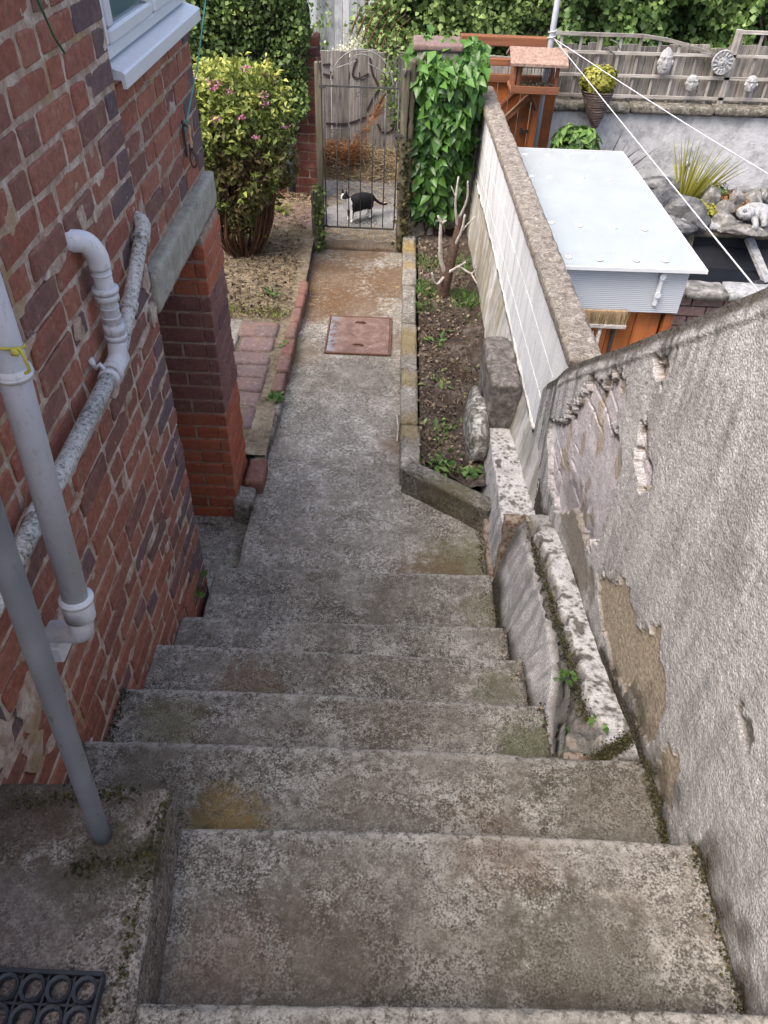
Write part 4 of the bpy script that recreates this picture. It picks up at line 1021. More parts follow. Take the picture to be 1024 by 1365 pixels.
def stroke(pts, w_=.012):
    P_ = smoothpath([(a, 8.592, b) for a, b in pts], 5); V = []; Fc = []
    for i, p in enumerate(P_):
        t_ = (P_[min(i+1, len(P_)-1)]-P_[max(i-1, 0)]).normalized(); n_ = Vector((t_.z, 0, -t_.x))
        V += [tuple(p+n_*w_), tuple(p-n_*w_), tuple(p+n_*w_+Vector((0, .004, 0))), tuple(p-n_*w_+Vector((0, .004, 0)))]
        if i: a = 4*(i-1); Fc += [(a, a+1, a+5, a+4), (a, a+4, a+6, a+2), (a+1, a+3, a+7, a+5)]
    return V, Fc
for s_ in ([(-.46, .97), (-.50, .82), (-.42, .80), (-.34, .84)], [(-.33, .98), (-.30, .84), (-.24, .72), (-.30, .60), (-.35, .50)], [(-.22, .80), (-.13, .72), (-.20, .62), (-.24, .50)], [(-.24, .38), (-.18, .30), (-.08, .33), (-.06, .45)], [(-.80, .9), (-.72, .91)], [(-.80, .82), (-.70, .80)], [(-.78, .36), (-.55, .37), (-.36, .44)]):
    part('dark_mark', stroke(s_, .011), m_mark, lf)  # thin dark brown strokes laid on the boards
fence('tall_fence', 'tall pale grey board fence rising behind the lane fence above the gate', -1.5, -.28, 9.35, 0, 2.3, m_board2, .085, .002, .01, 5)

# ============================================================ NEIGHBOUR YARD
ww = root('garden_wall', 'white rendered garden wall with a dark mossy cap behind the pond', 'wall', (2.6, 7.3, -.3))
part('render_face', grid(120, 60, lambda u, v: (1.27-.0+ (1-v)*.0+4.2*u, 7.2+.02*(fbm(np.stack([4*u, 0*u, v*1.2], 1), 3, 4)-.5), -.32+1.25*v+.02*u)), m_wwall, ww, smooth=True)
part('wall_core', box(1.27, 5.5, 7.225, 7.45, -.32, .93), m_wwall, ww)
for i in range(6): part('cap_stone', rbox(1.255+.71*i, 1.255+.71*i+.705, 7.15, 7.46, .932+.008*i, 1.0+.008*i, .03, .012, .006, 18, 340+i), m_cap, ww, smooth=True)
tf = root('trellis_fence', 'grey board fence topped with wide square trellis above the white garden wall', 'fence', (2.4, 7.3, 1.0))
g = random.Random(4); x_ = 1.28
while x_ < 4.6:
    w_ = .085*g.uniform(.85, 1.1); V, Fc = cbox(0, w_-.005, 0, .014, 0, 1, .003); top = 1.40+g.uniform(-.02, .015)+.012*(x_-1.3)
    V = [(x_+a+.01*c*g.uniform(.8, 1), 7.33+b, 1.0+.011*(x_-1.3)+(top-1.0)*c) for a, b, c in V]; part('board', (V, Fc), m_board, tf); x_ += w_
def ttop(x_): return 1.485+.004*math.sin((x_-1.25)*2) if x_ < 1.95 else (1.49-.17*((x_-1.95)/.80)**1.6 if x_ < 2.74 else 1.545)
x_ = 1.30
while x_ < 4.4:
    part('slat', box(x_-.011, x_+.011, 7.292, 7.306, 1.01, ttop(x_)), m_trellis, tf); x_ += .163
for z_ in (1.355, 1.19, 1.035): part('rail', bar((1.24, 7.283, z_), (4.5, 7.283, z_+.04), .016, .022), m_trellish, tf)
xsn = [1.24, 1.6, 1.95, 2.15, 2.35, 2.55, 2.73]
part('top_rail', join(*[bar((a, 7.285, ttop(a)), (b+.004, 7.285, ttop(b)), .022, .025) for a, b in zip(xsn, xsn[1:])]), m_trellish, tf)
part('top_rail', bar((2.75, 7.285, 1.545), (4.4, 7.285, 1.56), .022, .025), m_trellish, tf)
part('post', bar((2.735, 7.30, 1.0), (2.735, 7.30, 1.56), .05, .045), m_trellis, tf); part('post', bar((1.62, 7.31, 1.0), (1.62, 7.31, 1.49), .03, .04), m_trellis, tf)
bk = root('wall_hook', 'small dark bracket hook on the trellis near its left end', 'hook', (1.70, 7.27, 1.4))
part('bracket', join(tube([(1.68, 7.27, 1.40), (1.74, 7.22, 1.36)], .008, 6), tube([(1.69, 7.27, 1.46), (1.75, 7.22, 1.44), (1.77, 7.2, 1.40)], .006, 6)), m_iron, bk)
# orange gate
og = root('orange_gate', 'orange stained plank gate with a diagonal brace, open rails above, behind the bird table', 'gate', (.9, 7.05, -.3))
x_ = .50
while x_ < 1.19:
    part('board', cbox(x_, x_+.094, 7.05, 7.07, -.25, 1.205, .004), m_orange, og); x_ += .0985
part('top_rail', cbox(.45, 1.20, 7.02, 7.10, 1.42, 1.49, .005), m_orangeh, og); part('rail', cbox(.45, 1.20, 7.02, 7.075, 1.285, 1.335, .004), m_orangeh, og); part('rail', cbox(.45, 1.21, 7.012, 7.048, 1.165, 1.225, .004), m_orangeh, og)
part('brace', bar((.80, 7.03, .80), (1.14, 7.03, 1.15), .022, .045), m_orangeh, og); part('brace_edge', bar((.78, 7.0155, .815), (1.12, 7.0155, 1.165), .006, .012), m_cut, og)
part('brace', bar((.74, 7.035, .90), (.96, 7.035, 1.13), .012, .02), m_orangeh, og)
part('hinge', join(bar((1.02, 7.03, .80), (1.19, 7.03, .80), .012, .022), cbox(1.13, 1.19, 7.02, 7.035, .755, .85, .003), cbox(1.02, 1.04, 7.02, 7.035, .77, .83, .003)), m_iron, og)
part('hinge', bar((1.08, 7.03, .58), (1.19, 7.03, .58), .012, .022), m_iron, og)
gpo = part('gatepost', rbox(1.195, 1.25, 7.06, 7.12, -.3, 1.42, .03, .006, .004, 14, 360), wood('blue_grey_post', (.16, .17, .17), (.27, .29, .30), (.36, .38, .39)), smooth=True); tag(gpo, 'blue-grey timber post right of the orange plank gate', 'post')
# clothes pole and lines
cp_ = part('clothes_pole', tube([(1.165, 7.0, -.3), (1.165, 7.0, 1.3), (1.17, 7.0, 2.6)], .0235, 16), m_galv, smooth=True); tag(cp_, 'tall grey metal clothes pole rising behind the bird table', 'pole')
tie = (1.18, 6.97, 1.50)
l1 = part('washing_line', tube(smoothpath([tie, (2.07, 4.5, 1.335), (3.6, .6, 1.15)], 8), 0.003, 6), m_rope, smooth=True); tag(l1, 'white washing line running from the pole across the trellis to the right edge', 'washing line', 'washing lines tied to the pole')
l2 = part('washing_line', tube(smoothpath([tie, (1.23, 2.5, 1.60), (1.26, .2, 1.66)], 8), 0.003, 6), m_rope, smooth=True); tag(l2, 'white washing line passing over the plastic roof and pond towards the roughcast wall', 'washing line', 'washing lines tied to the pole')
kn = part('line_knot', tube([(1.165+.03*math.cos(a), 7.0+.03*math.sin(a), 1.48+.012*a/2) for a in np.linspace(0, 14, 40)], .004, 6), m_rope, smooth=True); tag(kn, 'white rope wound in a knot round the clothes pole', 'rope')
# bird table
bt = root('bird_table', 'brown wooden bird table with a pitched roof in front of the orange gate', 'bird table', (1.04, 6.75, -.3))
bx0, bx1, by0, by1 = .86, 1.215, 6.66, 6.92
part('floor', cbox(bx0-.01, bx1+.01, by0-.02, by1, 1.175, 1.205, .004), m_orangeh, bt)
part('tray_edge', cbox(bx0-.01, bx1+.01, by0-.034, by0-.0205, 1.18, 1.235, .003), m_orangeh, bt)
part('end_panel', cbox(bx0, bx0+.022, by0, by1-.03, 1.206, 1.41, .003), m_orangeh, bt)
for a, b in ((bx0+.03, by0), (bx1-.03, by0), (bx1-.03, by1-.05), (bx0+.05, by1-.05)): part('post', cbox(a, a+.028, b, b+.028, 1.206, 1.41, .003), m_orangeh, bt)
part('wire', join(*[tube([(bx0+.08+.055*k, by1-.04, 1.206), (bx0+.08+.055*k, by1-.04, 1.40)], .0025, 5) for k in range(5)], tube([(bx0, by1-.04, 1.31), (bx1, by1-.04, 1.31)], .0025, 5)), m_iron, bt)
ym = (by0+by1)/2-.02
V = [(bx0-.04, by0-.07, 1.395), (bx1+.045, by0-.07, 1.395), (bx1+.045, ym, 1.475), (bx0-.04, ym, 1.475), (bx0-.04, by1+.05, 1.395), (bx1+.045, by1+.05, 1.395)]
V += [(a, b, c-.018) for a, b, c in V]
mroof = plain('dusty_pinkish_wood', (.25, .17, .135), .85, .2, .45, 50)
part('roof', (V, [(0, 1, 2, 3), (3, 2, 5, 4), (6, 9, 8, 7), (9, 10, 11, 8), (0, 6, 7, 1), (4, 5, 11, 10), (0, 3, 9, 6), (3, 4, 10, 9), (1, 7, 8, 2), (2, 8, 11, 5)]), mroof, bt)
part('gable', ([(bx0, by0, 1.395), (bx0, by1-.03, 1.395), (bx0, ym, 1.455), (bx0+.015, by0, 1.395), (bx0+.015, by1-.03, 1.395), (bx0+.015, ym, 1.455)], [(0, 1, 2), (5, 4, 3), (0, 3, 4, 1), (1, 4, 5, 2), (2, 5, 3, 0)]), m_orangeh, bt)
sdp = np.stack([rng.uniform(bx0+.05, bx1-.03, 500), rng.uniform(by0, by1-.06, 500), 1.21+rng.uniform(0, .01, 500)], 1)
leafpart('seed', leaves(sdp, .014, tint=rng.uniform(0, 1, 500), seed=8, aspect=.5), m_straw, bt, 'stuff')
part('stand', bar((1.10, 6.86, -.3), (1.10, 6.86, 1.174), .05, .05, c=.004), m_orange, bt)
part('bracket', bar((1.10, 6.84, 1.02), (1.02, 6.72, 1.172), .025, .025), m_orangeh, bt); part('cross_beam', cbox(.93, 1.20, 6.74, 6.78, 1.15, 1.1745, .002), m_orangeh, bt)
# hanging basket
hb = root('wicker_planter', 'dark cone-shaped wicker planter of golden foliage hung on the white garden wall', 'planter', (1.62, 7.05, .86))
cone = tube([(1.66, 7.06, .84), (1.64, 7.06, .95), (1.63, 7.06, 1.04), (1.62, 7.06, 1.13)], [.018, .07, .10, .13], 18)
part('cone', cone, m_wicker, hb, smooth=True)
part('weave', join(*[tube([(1.66-.04*t_+r_*math.cos(a), 7.06+r_*math.sin(a), .85+.28*t_+.004*math.sin(a*3+t_*20)) for a in np.linspace(0, 6.283, 19)], .006, 5, False) for t_ in np.linspace(0.04, 1, 16) for r_ in [np.interp(t_, [0, .4, .7, 1], [.022, .075, .103, .134])]]), m_wicker, hb, smooth=True, kind='stuff')
leafpart('foliage', ellipsoid_leaves((1.61, 7.03, 1.21), (.135, .11, .105), 2600, .026, 12, .25), m_olive, hb)
# stone faces
def face_orn(c, w_, h_, label, seed, tall=False):
    f_ = root('face_ornament', label, 'ornament', (c[0], c[1], c[2]-h_), 'grey stone faces hung on the trellis')
    n1, n2 = 30, 34
    def fn(u, v):
        th = (u-.5)*math.pi; pz = (v-.5)*2
        wz = np.sqrt(np.clip(1-np.abs(pz)**2.3, 0, 1))
        if tall: wz = wz*np.where(pz > 0, 1-.35*pz, 1)
        x_ = np.sin(th)*wz; dep = np.cos(th)*wz
        f2 = dep*.55
        G = lambda cx, cz, sx, sz: np.exp(-((x_-cx)/sx)**2-((pz-cz)/sz)**2)
        f2 = f2+.28*G(0, -.08, .13, .24)-.16*G(.33, .08, .2, .10)-.16*G(-.33, .08, .2, .10)+.10*G(.33, .06, .12, .05)+.10*G(-.33, .06, .12, .05)
        f2 = f2+.12*G(0, -.42, .26, .07)-.07*G(0, -.50, .24, .03)+.10*G(0, -.72, .25, .14)
        f2 = f2+.10*(pz > .33)*(.5+.5*np.sin(x_*26)*np.sin(pz*26))*wz+.06*(np.abs(pz-.33) < .05)*wz
        return c[0]+x_*w_, c[1]-f2*w_*.9, c[2]+pz*h_
    part('face', (lambda g_: g_)(grid(n1, n2, fn)), m_stonef, f_, smooth=True)
    part('ear', boulder((c[0]-w_*.93, c[1]-.008, c[2]-.05*h_), (w_*.16, .012, h_*.2), seed, .1, 2), m_stonef, f_, smooth=True)
    part('ear', boulder((c[0]+w_*.93, c[1]-.008, c[2]-.05*h_), (w_*.16, .012, h_*.2), seed+1, .1, 2), m_stonef, f_, smooth=True)
    part('back', boulder((c[0], c[1]+.004, c[2]), (w_*.9, .012, h_*.9), seed, .03, 3), m_stonef, f_, smooth=True)
def trl(px, py, yy=7.24):
    d_ = F+RV*((px-512)/1012)+UV*((682.5-py)/1012); return CAM+d_*((yy-CAM.y)/d_.y)
a = trl(887, 82); face_orn(a, .062, .105, 'tall narrow grey stone face with a domed headdress hung on the trellis', 1, True)
a = trl(922, 111); face_orn(a, .052, .066, 'small round grey stone face hung left below the stone sun', 2)
a = trl(1001, 112); face_orn(a, .052, .066, 'small round grey stone face at the right end of the trellis', 3)
a = trl(963, 83)
so_ = root('sun_ornament', 'pale round stone sun plaque hung high on the trellis', 'ornament', a)
def sunf(u, v):
    th = u*2*math.pi; r_ = v; x_ = r_*np.cos(th); z_ = r_*np.sin(th)
    G = lambda cx, cz, sx, sz: np.exp(-((x_-cx)/sx)**2-((z_-cz)/sz)**2)
    dpt = .012+.012*(r_ < .48)*(1-(r_/.5)**2)+.009*(r_ > .5)*(.5+.5*np.sin(th*14+r_*4))*sst(.5, .56, r_)*(r_ < .9)+.008*(r_ > .92)
    dpt = dpt+.006*G(0, .0, .06, .14)-.006*G(.17, .1, .08, .05)-.006*G(-.17, .1, .08, .05)-.005*G(0, -.22, .15, .04)
    dpt = np.where(r_ > .985, 0, dpt)
    return a[0]+x_*.088, a[1]-dpt, a[2]+z_*.092
part('disc', (lambda g_: (g_[0], g_[1]))(grid(100, 30, sunf)), m_frog, so_, smooth=True)
part('back', xf(tube([(0, 0, 0), (0, 0, .008)], .087, 32), Matrix.Translation(a)@Matrix.Rotation(-math.pi/2, 4, 'X')), m_frog, so_)

# lean-to store with polycarbonate roof
sh = root('garden_store', 'low orange garden store with a white twin-wall plastic roof beyond the coping', 'store', (1.3, 5, -.3))
def quad_slab(c4, th):
    V = [tuple(p) for p in c4]+[(p[0], p[1], p[2]-th) for p in c4]
    return V, [(0, 1, 2, 3), (7, 6, 5, 4), (0, 4, 5, 1), (1, 5, 6, 2), (2, 6, 7, 3), (3, 7, 4, 0)]
rf = part('roof', quad_slab([(.86, 4.02, .952), (1.715, 4.045, .95), (1.655, 6.03, .955), (.80, 6.02, .957)], .014), m_poly, sh)
for (px, py) in ((758, 343), (799, 346), (848, 347), (887, 348), (735, 297), (773, 301), (819, 303), (859, 306), (709, 235), (733, 236), (775, 237), (811, 240), (700, 206), (730, 207), (757, 208), (790, 210)):
    d_ = F+RV*((px-512)/1012)+UV*((682.5-py)/1012); q = CAM+d_*((.955-CAM.z)/d_.z)
    part('fixing_button', tube([(q.x, q.y, .955), (q.x, q.y, .959), (q.x, q.y, .962)], [.021, .021, .012], 12), m_white, rf, smooth=True)
part('roof_trim', join(bar((.84, 4.013, .949), (1.722, 4.038, .947), .008, .020), bar((1.7245, 4.03, .947), (1.664, 6.04, .951), .008, .020), bar((.79, 6.034, .951), (1.668, 6.048, .951), .008, .02)), m_white, sh)
part('front_sheet', quad_slab([(.875, 4.075, .932), (1.655, 4.09, .932), (1.655, 4.102, .932), (.875, 4.087, .932)], .265), m_polyf, sh)
part('glazing_strip', join(cbox(1.49, 1.512, 4.062, 4.0835, .72, .93, .002), tube([(1.50, 4.062, .90), (1.50, 4.052, .90)], .018, 12), tube([(1.50, 4.062, .79), (1.50, 4.052, .79)], .018, 12), tube([(.93, 4.062, .88), (.93, 4.052, .88)], .018, 12)), m_white, sh)
for y_ in (4.11, 5.0, 5.95): part('frame_post', cbox(1.60, 1.64, y_, y_+.04, -.3, .93, .003), m_orange, sh)
for y_ in (4.6, 5.95): part('frame_post', cbox(.92-(.05*(y_-4.1)), .96-(.05*(y_-4.1)), y_, y_+.04, -.3, .93, .003), m_orange, sh)
for i in range(4): part('door_board', cbox(1.0+.15*i, 1.0+.15*i+.147, 4.16, 4.18, -.28, .69, .003), m_orange, sh)
for i in range(8): part('side_board', cbox(1.642, 1.655, 4.12+.235*i, 4.12+.235*i+.230, -.28, .92, .003), m_orange, sh)
part('gap_shade_strip', cbox(1.325, 1.345, 4.145, 4.159, -.2, .69, .002), m_iron, sh)  # solid dark strip; its colour stands for the shade between the doors
br = root('broom', 'broom with pale bristles standing head up at the front of the store', 'broom', (1.2, 4.10, -.3))
part('head', cbox(1.09, 1.375, 4.06, 4.11, .565, .59, .004), m_bleach, br)
bP = np.stack([rng.uniform(1.10, 1.37, 900), rng.uniform(4.065, 4.105, 900), np.full(900, .59)], 1)
leafpart('bristles', blades(bP, np.stack([rng.normal(0, .1, 900), rng.normal(0, .1, 900), np.ones(900)], 1), rng.uniform(.08, .105, 900), .004, rng.uniform(.2, .9, 900), 0, 1), m_straw, br)
part('bristle_core', cbox(1.105, 1.365, 4.072, 4.10, .59, .675, .004), m_brist, br)
part('handle', tube([(1.23, 4.085, .565), (1.24, 4.10, -.3)], .012, 10), m_bleach, br, smooth=True)
hk = part('cup_hook', tube([(1.17+.03*math.cos(a_), 4.1, .515+.03*math.sin(a_)) for a_ in np.linspace(-3, .4, 12)], .005, 6), m_white, smooth=True); tag(hk, 'small white curved hook below the broom head', 'hook')
# pond
pd = root('pond', 'sunken black-lined garden pond with pale stone edging beyond the plastic roof', 'pond', (2.4, 5.6, -.3))
part('liner', grid(40, 30, lambda u, v: (1.70+2.2*u, 5.16+.90*v, .10+.03*fbm(np.stack([u*8, v*5, 0*u], 1), 1, 3)+.16*np.abs(v-.5)**2*4+.0*u)), m_liner, pd, smooth=True)
part('water', grid(2, 2, lambda u, v: (1.72+2.1*u, 5.2+.8*v, .165+0*u)), m_water, pd)
part('liner_wall', join(box(1.70, 3.9, 5.135, 5.16, -.3, .36), box(1.70, 3.9, 6.06, 6.10, -.3, .40), box(1.68, 1.70, 5.135, 6.10, -.3, .36)), m_liner, pd)
x_ = 1.66
for i, L in enumerate((.36, .30, .55, .42, .45)): part('edging_stone', rbox(x_, x_+L-.008, 4.93, 5.135, .345, .40, .03, .008, .004, 16, 380+i), m_rockg if i != 2 else m_frog, pd, smooth=True); x_ += L
x_ = 1.62
bl = []
for r in range(8):
    x_ = 1.66-(.11 if r % 2 else 0)
    while x_ < 3.8:
        part('brick', box(x_, x_+.213, 5.0, 5.10, .27-.0765*r, .335-.0765*r), m_paver, pd) if (x_ < 2.3 and r < 3) else bl.append(box(x_, x_+.213, 5.0, 5.10, .27-.0765*r, .335-.0765*r)); x_ += .224
part('brickwork', join(*bl), m_paver, pd, kind='stuff')
part('back_ledge', rbox(1.95, 4.0, 6.0, 6.10, .36, .41, .03, .008, .005, 12, 390), m_post, pd, smooth=True)
x_ = 2.26
for i, L in enumerate((.20, .30, .26, .34, .3)): part('edging_stone', rbox(x_, x_+L-.01, 5.985, 6.10, .412, .475, .02, .014, .006, 16, 395+i), m_rockg if i in (2,) else m_frog, pd, smooth=True); x_ += L
part('support', bar((2.30, 5.85, .1), (2.34, 6.02, .36), .07, .03), m_post, pd); part('support', bar((2.02, 5.9, .1), (2.0, 6.05, .36), .05, .03), m_post, pd); part('support', bar((2.95, 5.6, .1), (2.80, 5.99, .37), .07, .03), m_frog, pd)
bedb = part('rock_bed', grid(60, 40, lambda u, v: (1.70+2.4*u, 6.10+1.10*v, .30+.12*fbm(np.stack([u*9, v*5, 0*u], 1), 1, 4)-.03*v)), m_soil, smooth=True); tag(bedb, None, None, None, 'structure')
def gz(px, py, z_):
    d_ = F+RV*((px-512)/1012)+UV*((682.5-py)/1012); q = CAM+d_*((z_-CAM.z)/d_.z); return q
def crag(c, r, seed, n=4):
    bm = bmesh.new(); bmesh.ops.create_icosphere(bm, subdivisions=n, radius=1)
    V = np.array([v.co[:] for v in bm.verts]); Fc = [tuple(v.index for v in f.verts) for f in bm.faces]; bm.free()
    g_ = np.random.default_rng(seed); n_ = g_.normal(size=(15, 3)); n_ /= np.linalg.norm(n_, axis=1, keepdims=True); dd = g_.uniform(.62, 1.05, 15)
    dt = np.maximum(V@n_.T, 1e-3); k = np.minimum((dd/dt).min(1), 1.25); V = V*k[:, None]
    V = V+V*(.16*(fbm(V, 3., 4, seed)-.5)+.06*(fbm(V, 11, 2, seed)-.5))[:, None]
    return V*np.array(r)+np.array(c), Fc
def rock(px, py, z_, r, lab, mat_, seed, amp=.3, n=4):
    q = gz(px, py, z_); o_ = part('rock', crag((q.x, q.y, z_), [1.15*t for t in r], seed, n), mat_, smooth=False); tag(o_, lab, 'rock', 'rocks round the pond'); return o_
rock(872, 245, .60, (.20, .10, .05), 'flat dark slate slab lying on top of the rock pile behind the pond', m_slate, 21, .2)
rock(865, 278, .42, (.23, .20, .17), 'large dark rock below the flat slate beside the plastic roof', m_slate, 22, .35)
rock(905, 285, .44, (.15, .14, .14), 'dark jagged rock beside the yellow strap-leaved plant', m_slate, 23, .4)
rock(888, 308, .40, (.19, .09, .10), 'low dark grey rock at the left end of the pond ledge', m_slate, 29, .3)
rock(931, 296, .47, (.10, .09, .08), 'dark grey-blue rock below the yellow plant by the white edging', m_slate, 24)
rock(949, 262, .55, (.085, .07, .09), 'upright pale grey rock just right of the yellow plant', m_rockg, 25)
rock(968, 297, .47, (.09, .07, .065), 'pale rounded rock left of the stone frog', m_rockg, 26)
rock(981, 270, .52, (.065, .06, .07), 'small grey rock behind the stone frog', m_rockg, 27)
rock(965, 278, .50, (.07, .06, .06), 'pinkish-grey rock in the middle of the pond bed', m_rockg, 28)
rock(1021, 296, .50, (.05, .05, .04), 'round pale stone at the right end of the pond edge', m_rockg, 30, .1)
rock(990, 306, .46, (.15, .09, .035), 'flat grey stone carrying the frog sculpture', m_rockg, 31, .15)
rock(1004, 266, .52, (.09, .07, .07), 'grey rock against the white wall behind the frog', m_rockg, 41)
rock(1021, 262, .50, (.09, .07, .08), 'grey rock at the right edge against the white wall', m_rockg, 42)
rock(985, 262, .48, (.09, .06, .06), 'low dark rock between the spout and the frog', m_slate, 43)
q = gz(1000, 290, .52)
fr = root('frog_sculpture', 'pale grey stone frog crouching on a flat rock at the pond edge', 'sculpture', (q.x, q.y, .48))
def blob(c_, r_, seed=0, a=.04, n=3): return boulder(c_, r_, seed, a, n)
part('body', blob((q.x+.06, q.y+.05, .545), (.115, .10, .065), 1, .08), m_frog, fr, smooth=True)
part('head', blob((q.x-.055, q.y-.02, .56), (.07, .065, .045), 2, .05), m_frog, fr, smooth=True)
for s_ in (-1, 1):
    part('eye', blob((q.x-.07+.02*s_, q.y-.03+.035*s_, .60), (.016, .016, .016), 3), m_frog, fr, smooth=True)
    part('front_leg', tube([(q.x-.0, q.y+.0+.05*s_-.02, .54), (q.x-.0, q.y-.06+.08*s_, .52), (q.x-.02, q.y-.085+.085*s_, .49)], [.026, .022, .028], 10), m_frog, fr, smooth=True)
    part('hind_leg', tube([(q.x+.13, q.y+.05+.06*s_, .53), (q.x+.07, q.y+.04+.10*s_, .56), (q.x+.08, q.y-.01+.11*s_, .50)], [.035, .032, .025], 10), m_frog, fr, smooth=True)
part('mouth', tube([(q.x-.118+.006*abs(k), q.y-.02+.013*k, .553) for k in range(-4, 5)], .004, 5), m_slate, fr)
sn = part('spout', tube([(2.46, 6.9, .45), (2.46, 6.9, .62), (2.47, 6.88, .64)], [.02, .018, .03], 10), m_frog, smooth=True); tag(sn, 'short pale stone spout standing against the white garden wall', 'spout')
# phormiums
def phormium(c_, n, L, spread, mat_, label, lean, seed, wd=.022):
    g = np.random.default_rng(seed); r_ = root('spiky_plant', label, 'plant', c_)
    for k in range(n):
        a_ = g.uniform(0, 6.28); s_ = spread*g.uniform(.15, 1)**.8
        d_ = np.array([math.cos(a_)*s_+lean[0], math.sin(a_)*s_*.6+lean[1], 1.])
        p_ = np.array(c_)+np.array([math.cos(a_)*.035, math.sin(a_)*.03, 0])
        leafpart('leaf', blades([p_], [d_], [L*g.uniform(.65, 1.05)], wd, [g.uniform(.1, 1)], g.uniform(.0, .28), 6), mat_, r_)
        
phormium((2.38, 6.45, .42), 46, .62, .62, m_phor, 'yellow-green striped strap-leaved plant among the pond rocks', (.27, 0), 4, .028)
phormium((1.62, 6.50, .48), 24, .62, .95, m_purp, 'dark purple strap-leaved plant behind the plastic roof', (.22, -.05), 6, .024)
sp_ = root('green_shrub', 'small bright green leafy shrub between the white wall and the plastic roof', 'shrub', (1.38, 6.5, .5))
leafpart('foliage', ellipsoid_leaves((1.42, 6.55, .82), (.18, .14, .15), 420, .085, 16, .3, aspect=.22, droop=-.4), m_weed, sp_)
part('stem', tube([(1.38, 6.5, -.3), (1.40, 6.53, .75)], .012, 6), m_twig, sp_)
gc = leafpart('ground_cover', ellipsoid_leaves((2.50, 6.33, .47), (.14, .16, .06), 1300, .022, 17, .4), m_olive, None, 'stuff')
gc2 = leafpart('red_ground_cover', ellipsoid_leaves((2.80, 6.42, .49), (.12, .13, .06), 900, .022, 18, .4), m_fern, None, 'stuff')
gc3 = leafpart('green_ground_cover', ellipsoid_leaves((2.62, 6.65, .50), (.16, .10, .06), 900, .022, 19, .4), m_ivy, None, 'stuff')

# ============================================================ PLANTS
# ivy hedge
ih = root('ivy_hedge', 'dark green ivy mass covering the brick wall left of the gate', 'hedge', (-1.8, 7.3, 0))
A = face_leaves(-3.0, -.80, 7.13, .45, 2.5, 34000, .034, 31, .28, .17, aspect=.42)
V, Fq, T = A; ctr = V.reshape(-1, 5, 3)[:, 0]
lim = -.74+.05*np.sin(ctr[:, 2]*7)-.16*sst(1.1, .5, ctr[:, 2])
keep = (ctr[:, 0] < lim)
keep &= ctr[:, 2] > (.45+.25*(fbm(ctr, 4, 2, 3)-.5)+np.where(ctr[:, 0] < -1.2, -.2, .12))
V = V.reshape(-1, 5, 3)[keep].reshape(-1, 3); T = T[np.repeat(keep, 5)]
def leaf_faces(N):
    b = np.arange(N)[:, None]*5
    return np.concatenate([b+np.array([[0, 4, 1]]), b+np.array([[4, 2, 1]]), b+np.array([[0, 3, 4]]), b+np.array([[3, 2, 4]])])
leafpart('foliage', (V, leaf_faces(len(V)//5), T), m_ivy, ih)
part('inner_mass', boulder((-2.2, 7.5, 1.3), (1.35, .28, 1.25), 2, .15, 4), plain('ivy_shade_core', (.035, .035, .02), .95, .1, .5, 30), ih)  # solid dark core; shade inside the ivy is put into its colour
part('stem', tube([(-1.0, 7.28, -.05), (-1.02, 7.25, .35), (-.98, 7.26, .8)], .02, 8), m_bark, ih)
# spirea
sp = root('flowering_shrub', 'tall yellow-green shrub with small pink flower heads growing beside the house corner', 'shrub', (-1.22, 5.95, .06))
N = 15000; g = np.random.default_rng(11)
d = g.normal(size=(N, 3)); d /= np.linalg.norm(d, axis=1, keepdims=True)
z_ = .30+1.14*g.uniform(0, 1, N)
rr = np.interp(z_, [.3, .5, .8, 1.1, 1.3, 1.42, 1.5], [.20, .30, .37, .385, .34, .22, .08]); an = g.uniform(0, 6.28, N)
lp = fbm(np.stack([np.cos(an)*1.5, np.sin(an)*1.5, z_*3], 1), 1.6, 4, 4)
rad = rr*(.80+1.0*(lp-.42))*(1-.45*g.uniform(0, 1, N)**2.5)
Pn = np.stack([-1.22+np.cos(an)*rad*1.08, 5.93+np.sin(an)*rad, z_], 1)
# thinner low down
keep = g.uniform(0, 1, N) < np.interp(z_, [.3, .5, .8, 1.1], [.5, .75, .95, 1.])
keep &= ~((fbm(Pn, 6, 2, 9) < .34) & (z_ < 1.0))
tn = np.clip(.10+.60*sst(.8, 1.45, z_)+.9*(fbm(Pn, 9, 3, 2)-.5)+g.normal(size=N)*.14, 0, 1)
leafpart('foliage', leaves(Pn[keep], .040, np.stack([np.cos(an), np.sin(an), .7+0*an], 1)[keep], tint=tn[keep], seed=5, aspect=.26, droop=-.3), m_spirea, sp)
SP = []; SN = []; ST = []
for k in range(150):
    a_ = g.uniform(0, 6.28); z0 = g.uniform(.55, 1.42); r0 = np.interp(z0, [.3, .5, .8, 1.1, 1.3, 1.42], [.12, .24, .33, .35, .30, .18])*g.uniform(.8, 1.05)
    b_ = np.array([-1.22+math.cos(a_)*r0*1.08, 5.93+math.sin(a_)*r0, z0]); dd_ = np.array([math.cos(a_), math.sin(a_), g.uniform(.2, 1.4)]); dd_ /= np.linalg.norm(dd_)
    for t_ in np.linspace(0, g.uniform(.08, .17), 12):
        SP.append(b_+dd_*t_+g.normal(size=3)*.006); SN.append(dd_*.2+np.array([0, 0, .8])); ST.append(np.clip(.35+.5*sst(.7, 1.4, z0)+t_*1.5+g.normal()*.12, 0, 1))
leafpart('sprigs', leaves(np.array(SP), .040, np.array(SN), tint=np.array(ST), seed=15, aspect=.24, droop=-.2, spread=.6), m_spirea, sp, 'stuff')
st_ = []
